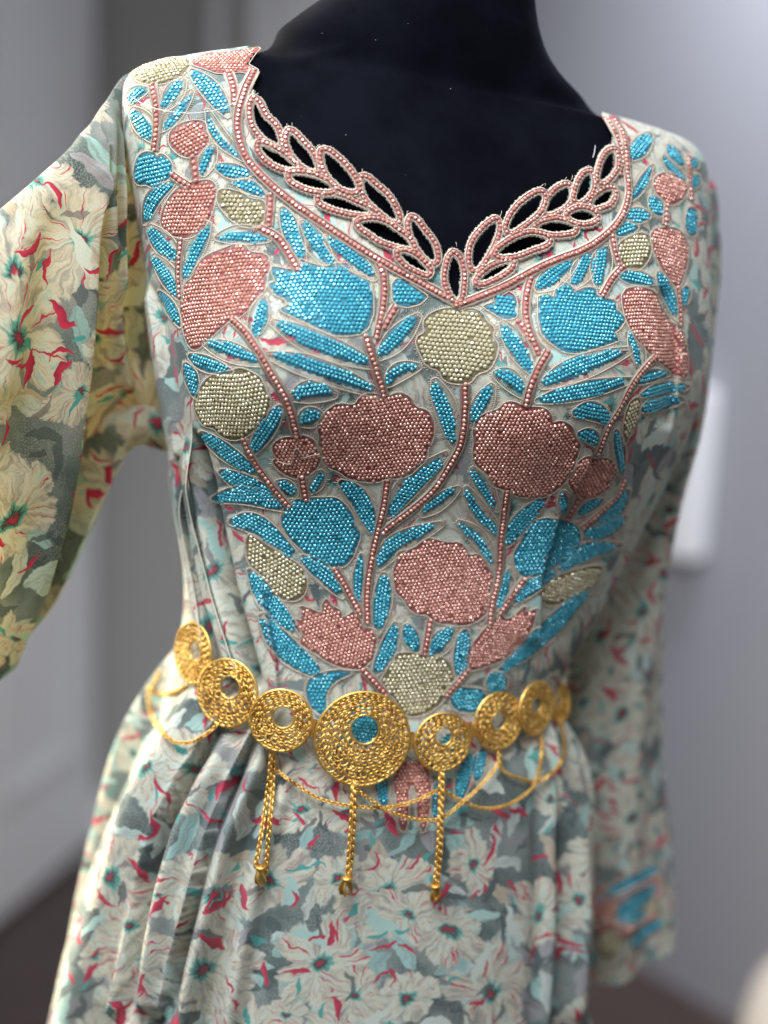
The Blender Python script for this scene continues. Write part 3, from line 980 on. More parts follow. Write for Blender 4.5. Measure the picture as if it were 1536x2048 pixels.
def stones(P, N, rad, kind, parent, single=False, name='rhinestones'):
    if len(P) == 0: return
    T, B, Nn = frames(P, N)
    if np.isscalar(rad): rad = np.full(len(P), rad)
    if single:
        for p, t, b, n, r in zip(P, T, B, Nn, rad):
            o = bpy.data.objects.new('rhinestone', STONE_ME[kind]); COL.objects.link(o)
            m = Matrix([[t[i] * r, b[i] * r, n[i] * r, p[i]] for i in range(3)] + [[0, 0, 0, 1]])
            o.parent = parent
            o.matrix_parent_inverse = parent.matrix_world.inverted()
            o.matrix_world = m
            o.matrix_basis = m
        N_SINGLE[0] += len(P)
        return
    V = (P[:, None, :] + rad[:, None, None] * (ST_V[None, :, 0:1] * T[:, None, :] + ST_V[None, :, 1:2] * B[:, None, :] + ST_V[None, :, 2:3] * Nn[:, None, :]))
    F = (ST_F[None] + (np.arange(len(P)) * len(ST_V))[:, None, None]).reshape(-1, 3)
    o = child(name, mesh_np(name, V.reshape(-1, 3), F), [M['g_' + kind]], parent)
    tag(o, kind='stuff')
    return o


def cast_px(px, py, bv):
    h = bv.ray_cast(Vector(CAM), Vector(ray(px, py)))
    if h[0] is None: return None
    n = np.array(h[1]); p = np.array(h[0])
    if n @ (p - CAM) > 0: n = -n
    return p, n


class Plane:
    """local metric plane over a traced outline; maps plane points back on to the cloth"""
    def __init__(self, poly, bv, ang=0.0):
        H = [cast_px(x, y, bv) for x, y in poly]
        ok = [h for h in H if h is not None]
        self.ok = len(ok) >= max(3, 0.6 * len(H))
        if not self.ok: return
        self.bv = bv
        self.c = np.mean([h[0] for h in ok], 0)
        cp = proj(self.c)
        n = np.mean([h[1] for h in ok], 0)
        hc = cast_px(cp[0], cp[1], bv)
        if hc is not None: n = n / np.linalg.norm(n) + hc[1]
        self.n = n / np.linalg.norm(n)
        t = _r - (_r @ self.n) * self.n; t /= np.linalg.norm(t)
        b = np.cross(self.n, t)
        ca, sa = math.cos(ang), math.sin(ang)
        self.t = t * ca + b * sa; self.b = b * ca - t * sa
        pts = np.array([h[0] for h in ok]) - self.c
        self.q = np.stack([pts @ self.t, pts @ self.b], 1)

    def down(self, Q):
        P, N, K = [], [], []
        for i, (x, y) in enumerate(Q):
            o = self.c + self.t * x + self.b * y + self.n * 0.05
            h = self.bv.ray_cast(Vector(o), Vector(-self.n), 0.1)
            if h[0] is None: continue
            n = np.array(h[1])
            if n @ self.n < 0: n = -n
            P.append(np.array(h[0])); N.append(n); K.append(i)
        return np.array(P).reshape(-1, 3), np.array(N).reshape(-1, 3), np.array(K, int)


def patch(pl, parent, mat, lift=0.0005, cell=0.0016, name='satin_ground', poly=None):
    Q = pl.q if poly is None else poly
    x0, y0 = Q.min(0) - cell; x1, y1 = Q.max(0) + cell
    nx, ny = int((x1 - x0) / cell) + 2, int((y1 - y0) / cell) + 2
    gx, gy = np.meshgrid(x0 + cell * np.arange(nx), y0 + cell * np.arange(ny))
    G = np.stack([gx.ravel(), gy.ravel()], 1)
    i, j = np.meshgrid(np.arange(nx - 1), np.arange(ny - 1))
    a = (j * nx + i).ravel()
    F = np.stack([a, a + 1, a + nx + 1, a + nx], 1)
    cen = G[F].mean(1)
    F = F[in_poly(cen, Q)]
    if len(F) == 0: return
    used = np.unique(F)
    P, N, K = pl.down(G[used])
    if len(P) != len(used):
        bad = np.setdiff1d(np.arange(len(used)), K)
        F = F[~np.isin(F, used[bad]).any(1)]
        used = used[K]
    if len(F) == 0: return
    mp = np.full(len(G), -1); mp[used] = np.arange(len(used))
    return child(name, mesh_np(name, P + N * lift, mp[F], True), [mat], parent)


def lattice(Q, pitch, inset):
    x0, y0 = Q.min(0) - pitch; x1, y1 = Q.max(0) + pitch
    h = pitch * 0.90
    pts = []
    r = 0
    y = y0 + random.uniform(0, h)
    while y < y1:
        x = x0 + (pitch / 2 if r % 2 else 0)
        xs = np.arange(x, x1, pitch)
        pts.append(np.stack([xs, np.full(len(xs), y)], 1)); y += h; r += 1
    pts = np.concatenate(pts) + rng.normal(size=(sum(map(len, pts)), 2)) * pitch * 0.045
    pts = pts[in_poly(pts, Q)]
    if len(pts) == 0: return pts
    d = seg_dist(pts, Q)[0]
    pts = pts[(d > inset) & (rng.random(len(pts)) > 0.0025)]
    # hand-laid rows wander a little
    ph = rng.uniform(0, 6.28, 2)
    return pts + pitch * 0.15 * np.stack([np.sin(pts[:, 1] * 190 + ph[0]), np.sin(pts[:, 0] * 150 + ph[1])], 1)


def stitch_outline(pl, parent, poly, lift=0.0006, rad=0.00034, st_len=0.0022, gap=0.00125, closed=True, st=True, name='stitched_outline', inner=0.3):
    Q = resample(poly, 0.0014, closed)
    P, N, K = pl.down(Q)
    if len(P) < 6: return
    b = BufTube()
    full = closed and len(K) == len(Q)
    runs = [np.arange(len(P))] if full else np.split(np.arange(len(P)), np.where(np.diff(K) > 1)[0] + 1)
    for rn in runs:
        if len(rn) > 3: b.tube(P[rn] + N[rn] * lift, rad, 5, full, N[rn])
    if st:
        Q2 = resample(poly, gap, closed)
        T = np.roll(Q2, -1, 0) - np.roll(Q2, 1, 0)
        T /= np.linalg.norm(T, axis=1, keepdims=True) + 1e-12
        area_ = 0.5 * np.sum(Q2[:, 0] * np.roll(Q2[:, 1], -1) - np.roll(Q2[:, 0], -1) * Q2[:, 1])
        O = np.stack([T[:, 1], -T[:, 0]], 1) * (1 if area_ > 0 else -1)
        ln = st_len * rng.uniform(0.5, 1.15, len(Q2))[:, None]
        E = Q2 + O * ln + T * ln * 0.25
        I = Q2 - O * st_len * inner
        Pa, Na, Ka = pl.down(I); Pb, Nb, Kb = pl.down(E)
        da = dict(zip(Ka, range(len(Ka)))); db = dict(zip(Kb, range(len(Kb))))
        V, F = [], []
        for i in da:
            if i not in db: continue
            p, e, n = Pa[da[i]], Pb[db[i]], Na[da[i]]
            d = e - p
            if d @ d > 9e-5: continue
            w = np.cross(d, n); w = w / (np.linalg.norm(w) + 1e-12) * 0.0002
            k = len(V)
            V += [p - w + n * 0.0004, p + w + n * 0.0004, e + w + n * 0.0003, e - w + n * 0.0003, p + n * 0.0009, e + n * 0.0006]
            F += [(k, k + 4, k + 5, k + 3), (k + 4, k + 1, k + 2, k + 5)]
        if V: b.add(V, F)
    if b.n: return child(name, b.mesh(name, True), [M['thread']], parent)


def motif_root(name, pl):
    o = empty(name, pl.c)
    set_parent(o, DRESS)
    bpy.context.view_layer.update()
    return o


PITCH_M = {'blue': 0.00274, 'copper': 0.00255, 'olive': 0.00284}


def blossom(poly, kind, ang=0.0, smooth=2, bv=None, single=False, name='blossom', st=True):
    bv = bv or BV_BODY
    poly = np.array(poly, float)
    poly = chaikin(poly, smooth) if smooth else resample(poly, 6, True)
    pl = Plane(poly, bv, R_(ang))
    if not pl.ok: return
    root = motif_root(name, pl)
    p = PITCH_M[kind]
    patch(pl, root, M['u_' + kind])
    pts = lattice(pl.q, p, p * 0.36)
    P, N, K = pl.down(pts)
    if len(P):
        stones(P + N * 0.0006, N, p * 0.475 * rng.uniform(0.93, 1.03, len(P)), kind, root, single)
    # outline a little outside the stones
    stitch_outline(pl, root, grow_poly(pl.q, 0.0011), st=st)


def grow_poly(Q, d):
    T = np.roll(Q, -1, 0) - np.roll(Q, 1, 0)
    T /= np.linalg.norm(T, axis=1, keepdims=True) + 1e-12
    a = 0.5 * np.sum(Q[:, 0] * np.roll(Q[:, 1], -1) - np.roll(Q[:, 0], -1) * Q[:, 1])
    O = np.stack([T[:, 1], -T[:, 0]], 1) * (1 if a > 0 else -1)
    return Q + O * d


def leaf_poly(C, w, tip=0.5, n=22):
    C = catmull(np.array(C, float), n)
    T = np.gradient(C, axis=0); T /= np.linalg.norm(T, axis=1, keepdims=True)
    Nn = np.stack([-T[:, 1], T[:, 0]], 1)
    t = np.linspace(0, 1, n)
    prof = np.clip(np.sin(np.pi * (0.06 + 0.88 * t)), 0, 1) ** tip
    return np.concatenate([C + Nn * (prof * w / 2)[:, None], (C - Nn * (prof * w / 2)[:, None])[::-1]]), C, Nn


def leaf(C, w, side=0, ext=9, bv=None, st=True, kind='blue'):
    bv = bv or BV_BODY
    C = np.array(C, float)
    poly, CC, Nn = leaf_poly(C, w * 1.36, 0.50)
    pl = Plane(poly, bv)
    if not pl.ok: return
    d0 = C[-1] - C[0]
    # lattice along the leaf
    a3 = cast_px(*C[0], bv); b3 = cast_px(*C[-1], bv)
    ang = 0.0
    if a3 and b3:
        dv = b3[0] - a3[0]; ang = math.atan2(dv @ pl.b, dv @ pl.t)
    root = motif_root('leaf', pl)
    p = PITCH_M[kind] * 0.93
    patch(pl, root, M['u_' + kind])
    ca, sa = math.cos(ang), math.sin(ang)
    Rm = np.array([[ca, sa], [-sa, ca]])
    pts = lattice(pl.q @ Rm.T, p, p * 0.16)
    if len(pts):
        P, N, K = pl.down(pts @ Rm)
        if len(P): stones(P + N * 0.0006, N, p * 0.475 * rng.uniform(0.92, 1.03, len(P)), kind, root)
    # outline, wider on one side where only sheer stitching lies
    Ce = np.vstack([C[0] - (C[1] - C[0]) * 0.14, C[1:-1], C[-1] + (C[-1] - C[-2]) * 0.24])
    sgn = side if side else 0
    if sgn:
        d = Ce[-1] - Ce[0]; nn = np.array([-d[1], d[0]]) / np.hypot(*d)
        Ce = Ce + nn * sgn * ext * 0.5
    po, _, _ = leaf_poly(Ce, w * 1.32 + 9 + (ext if sgn else 0), 0.85)
    pl2 = Plane(po, bv)
    if pl2.ok:
        stitch_outline(pl2, root, pl2.q, st=st, st_len=0.0024 if sgn else 0.0020, inner=0.95 if sgn else 0.4)


def stem(C, name='stem', w=15, st_r=0.00140, lift=0.0007, closed=False, bv=None, rib=True, step=0.00285, parent=None, gaps=0.0):
    bv = bv or BV_BODY
    C = np.array(C, float)
    CC = catmull(C, 12 * len(C), closed)
    H = [cast_px(x, y, bv) for x, y in CC]
    keep = [h for h in H if h is not None]
    if len(keep) < 4: return
    P = np.array([h[0] for h in keep]); N = np.array([h[1] for h in keep])
    # smooth normals, even spacing
    for _ in range(3):
        N = (np.roll(N, 1, 0) + N + np.roll(N, -1, 0)) / 3 if closed else np.vstack([N[:1], (N[:-2] + N[1:-1] + N[2:]) / 3, N[-1:]])
    N /= np.linalg.norm(N, axis=1, keepdims=True)
    A = resample(np.hstack([P, N]), 0.0012, closed)
    # resample() measures 6-D length; close enough as normals vary slowly
    P, N = A[:, :3], A[:, 3:]
    N = N / np.linalg.norm(N, axis=1, keepdims=True)
    T = (np.roll(P, -1, 0) - np.roll(P, 1, 0)) if closed else np.gradient(P, axis=0)
    T /= np.linalg.norm(T, axis=1, keepdims=True) + 1e-12
    B = np.cross(N, T); B /= np.linalg.norm(B, axis=1, keepdims=True)
    hw = w * 0.000315 / 2
    if parent is None:
        root = empty(name, P.mean(0)); set_parent(root, DRESS); bpy.context.view_layer.update()
    else: root = parent
    wob = 1 + 0.06 * np.sin(np.arange(len(P)) * 0.9)[:, None]
    idx = np.arange(len(P) + 1) % len(P) if closed else np.arange(len(P))
    b = BufTube()
    Li, Ri, Mi = (P - B * hw * wob + N * lift)[idx], (P + B * hw * wob + N * lift)[idx], (P + N * (lift + 0.0006))[idx]
    b.strip(Mi, Li); b.strip(Ri, Mi)
    child('satin_band', b.mesh('satin_band', True), [M['ribbon']], root)
    b = BufTube()
    for s in (-1, 1):
        b.tube(P + s * B * (hw + 0.0005) + N * lift, 0.00046, 5, closed, N)
    # short cross stitches along both cords
    V, F = [], []
    for s in (-1, 1):
        for i in range(0, len(P)):
            o = P[i] + s * B[i] * (hw + 0.0002) + N[i] * (lift + 0.0002)
            e = P[i] + s * B[i] * (hw + 0.0002 + 0.0013 * rng.uniform(0.6, 1.2)) + T[i] * 0.0004 + N[i] * (lift - 0.0003)
            w_ = T[i] * 0.0002; k = len(V)
            V += [o - w_, o + w_, e + w_, e - w_, o + N[i] * 0.0007, e + N[i] * 0.0004]
            F += [(k, k + 4, k + 5, k + 3), (k + 4, k + 1, k + 2, k + 5)]
    b.add(V, F)
    child('cord_edge', b.mesh('cord_edge', True), [M['thread']], root)
    S = resample(np.hstack([P, N * 0.001]), step, closed)
    SP, SN = S[:, :3], S[:, 3:] / np.linalg.norm(S[:, 3:], axis=1, keepdims=True)
    jit = np.cross(SN, np.gradient(SP, axis=0)); jit /= np.linalg.norm(jit, axis=1, keepdims=True) + 1e-12
    SP = SP + jit * (rng.normal(size=(len(SP), 1)) * 0.00018) + SN * (lift + 0.0005)
    m = rng.random(len(SP)) > gaps
    stones(SP[m], SN[m], st_r * rng.uniform(0.9, 1.04, m.sum()), 'copper', root)
    return root


FLOWERS = [
    ('olive', 0, 2, [(259, 148), (277, 127), (306, 119), (342, 117), (373, 119), (381, 129), (368, 148), (353, 159), (330, 166), (306, 168), (282, 164), (272, 156)]),
    ('copper', 0, 0, [(383, 124), (410, 112), (459, 105), (520, 97), (509, 108), (493, 130), (516, 143), (507, 149), (480, 143), (454, 147), (433, 146), (410, 137), (389, 131)]),
    ('copper', 20, 2, [(342, 263), (366, 247), (402, 242), (413, 253), (409, 264), (420, 276), (410, 300), (389, 313), (368, 313), (353, 302), (340, 287)]),
    ('blue', 10, 1, [(269, 346), (275, 320), (288, 305), (311, 307), (316, 320), (321, 307), (337, 318), (346, 336), (342, 352), (327, 367), (306, 375), (295, 367), (282, 369), (272, 365)]),
    ('copper', 0, 2, [(368, 370), (394, 365), (420, 361), (433, 375), (430, 400), (425, 420), (414, 447), (395, 468), (377, 475), (359, 474), (335, 465), (323, 449), (326, 426), (335, 405), (350, 385)]),
    ('olive', 0, 1, [(436, 385), (449, 379), (485, 388), (501, 401), (524, 402), (533, 418), (530, 434), (518, 452), (489, 454), (468, 442), (455, 429), (438, 408)]),
    ('copper', 0, 1, [(476, 489), (492, 494), (497, 507), (533, 510), (539, 530), (533, 554), (531, 580), (510, 598), (489, 629), (460, 640), (442, 655), (416, 681), (395, 699), (380, 694), (370, 666), (363, 629), (362, 603), (369, 572), (390, 554), (395, 530), (416, 512), (447, 500)]),
    ('blue', 4, 0, [(546, 536), (577, 542), (598, 539), (601, 521), (624, 531), (650, 536), (676, 529), (694, 529), (702, 549), (728, 555), (739, 565), (744, 596), (744, 628), (734, 656), (718, 667), (692, 670), (666, 669), (632, 654), (598, 638), (562, 620), (580, 612), (575, 599), (551, 588), (538, 570), (556, 565), (545, 544)]),
    ('blue', 0, 0, [(786, 570), (793, 560), (809, 562), (822, 573), (853, 594), (838, 607), (814, 613), (793, 609), (786, 596)]),
    ('olive', -6, 1, [(885, 620), (909, 618), (922, 627), (940, 618), (963, 627), (971, 646), (989, 659), (981, 672), (996, 693), (991, 713), (978, 739), (953, 745), (940, 765), (916, 766), (888, 760), (880, 739), (854, 731), (841, 706), (831, 677), (854, 667), (847, 646), (859, 630)]),
    ('blue', -8, 0, [(968, 614), (989, 607), (992, 588), (1007, 594), (1018, 586), (1028, 594), (1032, 609), (1031, 635), (1013, 638), (1000, 634), (987, 625)]),
    ('blue', 8, 0, [(1078, 596), (1093, 591), (1109, 599), (1112, 581), (1127, 565), (1140, 573), (1151, 586), (1169, 578), (1190, 578), (1192, 594), (1210, 599), (1231, 604), (1231, 620), (1249, 638), (1239, 656), (1226, 664), (1236, 680), (1215, 688), (1184, 698), (1153, 706), (1127, 703), (1101, 685), (1085, 669), (1078, 640)]),
    ('copper', 8, 1, [(1243, 583), (1278, 574), (1311, 586), (1316, 607), (1340, 646), (1356, 656), (1369, 672), (1376, 752), (1361, 757), (1330, 734), (1309, 716), (1283, 692), (1262, 664), (1247, 625)]),
    ('olive', 10, 2, [(1236, 489), (1257, 477), (1283, 466), (1301, 476), (1301, 505), (1288, 530), (1273, 541), (1249, 536), (1234, 512)]),
    ('copper', 0, 1, [(1302, 463), (1330, 456), (1358, 460), (1374, 486), (1375, 512), (1366, 554), (1356, 577), (1335, 559), (1314, 520), (1302, 489)]),
    ('copper', 0, 2, [(1304, 361), (1325, 346), (1356, 352), (1376, 372), (1369, 393), (1351, 408), (1335, 410), (1312, 388)]),
    ('blue', 0, 1, [(1372, 418), (1388, 416), (1394, 434), (1392, 468), (1382, 473), (1369, 460)]),
    ('olive', 15, 2, [(462, 745), (480, 737), (501, 745), (523, 757), (529, 778), (542, 802), (534, 825), (523, 848), (503, 863), (488, 874), (464, 879), (439, 869), (431, 854), (407, 851), (397, 833), (389, 812), (394, 794), (412, 760), (438, 747)]),
    ('copper', 10, 1, [(548, 888), (566, 875), (589, 874), (607, 870), (628, 880), (635, 898), (643, 911), (636, 931), (620, 947), (602, 957), (579, 952), (556, 937), (546, 921), (558, 917), (548, 906)]),
    ('copper', 0, 1, [(719, 796), (737, 787), (766, 793), (776, 794), (797, 785), (820, 796), (830, 817), (851, 820), (864, 836), (867, 856), (864, 880), (852, 898), (854, 916), (836, 931), (818, 950), (789, 956), (774, 953), (755, 963), (724, 961), (696, 955), (678, 940), (657, 934), (644, 916), (638, 890), (641, 875), (635, 851), (644, 836), (656, 820), (677, 807), (709, 813)]),
    ('copper', 5, 1, [(999, 820), (1012, 805), (1030, 805), (1048, 815), (1067, 815), (1090, 817), (1103, 833), (1103, 849), (1121, 841), (1144, 854), (1149, 877), (1160, 890), (1155, 906), (1149, 921), (1149, 937), (1132, 960), (1116, 976), (1093, 991), (1067, 994), (1035, 991), (1020, 983), (1004, 976), (984, 970), (974, 948), (953, 932), (947, 908), (950, 882), (947, 862), (955, 838), (976, 826)]),
    ('copper', 0, 1, [(1155, 925), (1173, 912), (1189, 919), (1210, 914), (1230, 927), (1230, 953), (1213, 966), (1225, 968), (1202, 986), (1186, 994), (1160, 996), (1143, 981), (1135, 955), (1150, 942)]),
    ('blue', 2, 2, [(581, 1005), (602, 997), (641, 995), (672, 995), (690, 1010), (706, 1031), (711, 1054), (721, 1067), (713, 1092), (702, 1118), (687, 1133), (656, 1133), (631, 1121), (605, 1100), (584, 1079), (568, 1058), (563, 1043), (568, 1020)]),
    ('blue', 0, 2, [(1061, 1047), (1082, 1037), (1108, 1037), (1134, 1042), (1157, 1054), (1160, 1088), (1152, 1106), (1114, 1132), (1093, 1145), (1056, 1155), (1039, 1148), (1028, 1125), (1028, 1104), (1044, 1083), (1049, 1062)]),
    ('copper', 4, 1, [(844, 1084), (857, 1077), (875, 1082), (896, 1087), (919, 1085), (932, 1100), (935, 1113), (956, 1108), (971, 1123), (974, 1136), (987, 1149), (984, 1170), (980, 1186), (982, 1207), (971, 1228), (950, 1243), (928, 1250), (901, 1248), (868, 1243), (855, 1227), (836, 1228), (819, 1217), (808, 1196), (793, 1186), (790, 1168), (787, 1142), (795, 1126), (793, 1105), (818, 1101), (834, 1095)]),
    ('olive', 25, 2, [(500, 1067), (518, 1077), (549, 1098), (570, 1111), (588, 1124), (609, 1140), (614, 1162), (609, 1188), (591, 1201), (566, 1198), (547, 1186), (527, 1162), (506, 1136), (495, 1113), (493, 1085)]),
    ('copper', 15, 0, [(583, 1235), (607, 1246), (601, 1212), (628, 1222), (646, 1230), (646, 1209), (654, 1197), (661, 1212), (680, 1222), (687, 1238), (711, 1222), (726, 1256), (750, 1261), (752, 1287), (745, 1316), (724, 1337), (690, 1337), (654, 1321), (628, 1303), (601, 1287), (607, 1274), (594, 1256)]),
    ('copper', -10, 0, [(967, 1261), (1000, 1230), (1011, 1241), (1026, 1235), (1050, 1212), (1053, 1228), (1073, 1217), (1066, 1248), (1058, 1261), (1055, 1280), (1032, 1300), (1000, 1321), (969, 1332), (943, 1340), (933, 1321), (938, 1298)]),
    ('olive', -20, 2, [(1086, 1176), (1101, 1158), (1128, 1148), (1161, 1137), (1204, 1129), (1196, 1153), (1180, 1174), (1148, 1194), (1122, 1207), (1096, 1210), (1083, 1200)]),
    ('olive', 0, 2, [(792, 1309), (813, 1306), (844, 1311), (881, 1314), (898, 1326), (909, 1352), (898, 1381), (875, 1412), (844, 1430), (818, 1433), (800, 1418), (790, 1392), (769, 1384), (761, 1363), (777, 1339), (784, 1322)]),
    ('olive', 0, 1, [(1254, 810), (1273, 794), (1280, 805), (1273, 841), (1257, 867), (1249, 893), (1244, 859)]),
    ('blue', 0, 2, [(899, 1389), (917, 1374), (938, 1377), (966, 1379), (971, 1399), (963, 1420), (938, 1425), (907, 1420)]),
    ('blue', 0, 1, [(622, 1352), (674, 1340), (713, 1342), (669, 1360), (650, 1386), (655, 1418), (640, 1433), (617, 1405), (612, 1379)]),
    ('copper', 0, 1, [(786, 1530), (850, 1520), (862, 1570), (856, 1630), (846, 1672), (836, 1640), (832, 1570), (815, 1570), (815, 1640), (806, 1672), (793, 1620)]),
]
LEAVES = [  # centre line, width, sheer side
    ([(262, 206), (272, 188), (294, 180)], 16, 0), ([(264, 222), (285, 250), (302, 280)], 20, -1), ([(326, 216), (345, 185), (363, 162)], 17, 1), ([(328, 262), (352, 232), (383, 193)], 13, -1),
    ([(385, 146), (425, 185), (453, 226)], 24, 0), ([(413, 228), (436, 276), (480, 317)], 10, -1), ([(403, 348), (412, 318), (423, 293)], 14, 1), ([(434, 334), (465, 343), (498, 348)], 18, 0),
    ([(470, 365), (500, 375), (526, 390)], 15, 0), ([(346, 367), (310, 395), (294, 440)], 19, 0), ([(300, 458), (325, 490), (355, 520)], 20, -1), ([(308, 516), (335, 555), (356, 594)], 16, -1),
    ([(322, 585), (342, 615), (360, 648)], 13, 0), ([(420, 452), (395, 500), (368, 560)], 17, 1), ([(437, 480), (485, 474), (532, 482)], 17, -1), ([(566, 420), (585, 465), (604, 515)], 23, 0),
    ([(608, 445), (635, 485), (665, 530)], 20, 1), ([(656, 475), (700, 510), (745, 548)], 20, 1), ([(530, 598), (522, 640), (510, 672)], 18, 1), ([(416, 684), (465, 700), (517, 720)], 18, 1),
    ([(382, 712), (415, 728), (458, 742)], 19, 0), ([(373, 728), (384, 755), (392, 790)], 16, 0), ([(556, 645), (640, 685), (737, 722)], 25, 1), ([(546, 708), (640, 735), (745, 778)], 22, 1),
    ([(585, 790), (620, 778), (664, 784)], 22, 1), ([(560, 815), (535, 855), (508, 900)], 24, 0), ([(598, 842), (618, 830), (642, 828)], 20, 1), ([(756, 710), (790, 675), (828, 635)], 22, 1),
    ([(772, 765), (795, 740), (832, 730)], 16, 1), ([(866, 765), (888, 820), (905, 885)], 22, -1), ([(980, 770), (960, 810), (943, 845)], 20, -1), ([(1003, 652), (1035, 700), (1064, 745)], 22, -1),
    ([(992, 744), (1022, 755), (1048, 785)], 18, 1), ([(1085, 765), (1150, 735), (1240, 703)], 25, 1), ([(1080, 800), (1160, 782), (1247, 763)], 22, 0), ([(1072, 575), (1105, 550), (1143, 522)], 22, 1),
    ([(1145, 570), (1160, 540), (1177, 508)], 20, 1), ([(1193, 572), (1197, 530), (1205, 495)], 20, 1), ([(1257, 667), (1268, 700), (1277, 732)], 11, -1), ([(1276, 766), (1300, 752), (1332, 748)], 14, 0),
    ([(1284, 790), (1325, 778), (1368, 774)], 17, 0), ([(1284, 820), (1320, 805), (1358, 800)], 20, 0), ([(1148, 826), (1185, 822), (1216, 842)], 24, 0), ([(1156, 868), (1180, 872), (1190, 888)], 18, 0),
    ([(1231, 862), (1238, 900), (1242, 944)], 13, 0), ([(408, 868), (455, 905), (507, 942)], 20, 0), ([(446, 944), (495, 970), (548, 992)], 24, 0), ([(428, 998), (490, 990), (565, 1014)], 22, 0),
    ([(465, 1043), (515, 1050), (585, 1108)], 26, 0), ([(605, 1115), (645, 1145), (680, 1186)], 22, 0), ([(556, 960), (575, 972), (594, 985)], 14, 1), ([(648, 944), (636, 965), (622, 985)], 13, 1),
    ([(683, 965), (720, 1000), (750, 1065)], 25, 0), ([(780, 1030), (820, 975), (884, 920)], 22, -1), ([(842, 1025), (875, 1000), (910, 975)], 12, 1), ([(754, 1130), (790, 1085), (866, 1050)], 20, 1),
    ([(942, 940), (965, 975), (988, 1015)], 13, -1), ([(930, 980), (955, 1025), (995, 1065)], 14, -1), ([(916, 1048), (955, 1080), (983, 1128)], 13, -1), ([(1012, 1088), (1040, 1045), (1085, 1000)], 22, 0),
    ([(1122, 982), (1126, 1005), (1127, 1028)], 11, -1), ([(1156, 1028), (1178, 1012), (1202, 1000)], 12, 0), ([(1195, 1040), (1228, 1020), (1252, 985)], 18, 0), ([(1168, 1066), (1205, 1062), (1245, 1037)], 20, 0),
    ([(1120, 1138), (1165, 1105), (1228, 1092)], 22, 0), ([(1030, 1202), (1065, 1170), (1110, 1143)], 20, 0), ([(1005, 1338), (1090, 1265), (1172, 1180)], 24, 0), ([(503, 1145), (540, 1205), (590, 1260)], 26, 0),
    ([(528, 1235), (570, 1295), (635, 1345)], 32, 0), ([(722, 1112), (716, 1160), (714, 1200)], 13, 0), ([(767, 1150), (765, 1200), (756, 1255)], 24, 0), ([(790, 1250), (775, 1300), (752, 1342)], 22, 0),
    ([(812, 1250), (822, 1275), (833, 1300)], 20, 0), ([(905, 1255), (880, 1280), (858, 1308)], 20, -1), ([(930, 1262), (925, 1300), (916, 1348)], 22, 0), ([(1015, 1140), (1008, 1180), (997, 1217)], 12, -1),
    ([(985, 1345), (992, 1365), (988, 1385)], 30, 0), ([(1265, 318), (1280, 295), (1298, 272)], 24, 0), ([(1262, 400), (1282, 370), (1300, 337)], 11, 0), ([(1334, 293), (1350, 312), (1364, 330)], 14, 0),
    ([(1326, 314), (1345, 338), (1368, 360)], 10, 0), ([(1376, 318), (1384, 326), (1392, 336)], 12, 0), ([(1380, 378), (1386, 365), (1392, 352)], 15, 0), ([(1300, 395), (1312, 412), (1320, 430)], 18, 0),
    ([(1250, 432), (1272, 432), (1296, 432)], 20, 0), ([(1234, 470), (1252, 458), (1272, 455)], 18, 0), ([(1240, 552), (1270, 556), (1305, 564)], 18, 0), ([(1316, 548), (1332, 580), (1352, 630)], 16, 0),
    ([(1365, 610), (1369, 592), (1372, 575)], 12, 0), ([(760, 1540), (764, 1570), (768, 1610)], 18, 0), ([(872, 1640), (874, 1600), (878, 1560)], 14, 0), ([(918, 1600), (928, 1550), (946, 1510)], 20, 0),
    ([(952, 1560), (958, 1530), (966, 1500)], 16, 0), ([(700, 1400), (725, 1440), (735, 1490)], 40, 0), ([(893, 1470), (900, 1490), (905, 1520)], 26, 0),
]
STEMS = [
    [(306, 169), (314, 216), (314, 263), (310, 300)], [(387, 313), (391, 340), (394, 362)], [(345, 349), (360, 360), (379, 372)], [(457, 146), (467, 177), (470, 211)],
    [(541, 390), (540, 420), (537, 452)], [(520, 456), (560, 481), (596, 540)], [(364, 478), (359, 535), (361, 593)],
    [(466, 640), (494, 668), (520, 707), (546, 752), (568, 788), (581, 822), (594, 872)], [(757, 523), (767, 557), (767, 596), (762, 635), (752, 675)],
    [(731, 672), (741, 706), (754, 747), (767, 791)], [(791, 614), (780, 632), (768, 655)],
    [(930, 768), (930, 825), (922, 885), (901, 927), (870, 976), (828, 1015), (787, 1046), (766, 1065)],
    [(774, 960), (768, 1007), (758, 1052), (748, 1093), (737, 1158), (734, 1200), (735, 1245)], [(1060, 557), (1052, 596), (1052, 638), (1062, 674), (1078, 708)],
    [(1036, 643), (1048, 660), (1058, 680)], [(1096, 703), (1078, 734), (1062, 773), (1052, 810)], [(1309, 714), (1278, 748), (1257, 779), (1236, 820), (1215, 854), (1195, 906)],
    [(1246, 533), (1222, 560), (1204, 592)], [(1222, 463), (1228, 500), (1237, 530)], [(1333, 411), (1331, 430), (1330, 450)], [(1374, 312), (1377, 346), (1380, 398)],
    [(1354, 575), (1358, 610), (1359, 650)], [(488, 877), (506, 916), (540, 966), (578, 1012)], [(604, 953), (608, 975), (612, 999)],
    [(1014, 981), (1007, 1033), (1001, 1085), (997, 1150), (985, 1200), (979, 1245)], [(1158, 994), (1146, 1015), (1134, 1037)], [(1246, 960), (1233, 992), (1200, 1023), (1166, 1054)],
    [(669, 1136), (695, 1180), (721, 1228)], [(860, 1240), (855, 1275), (849, 1308)], [(1049, 1158), (1018, 1200), (1000, 1226)], [(935, 1340), (915, 1365), (893, 1390)], [(726, 1339), (750, 1365), (772, 1390)],
]
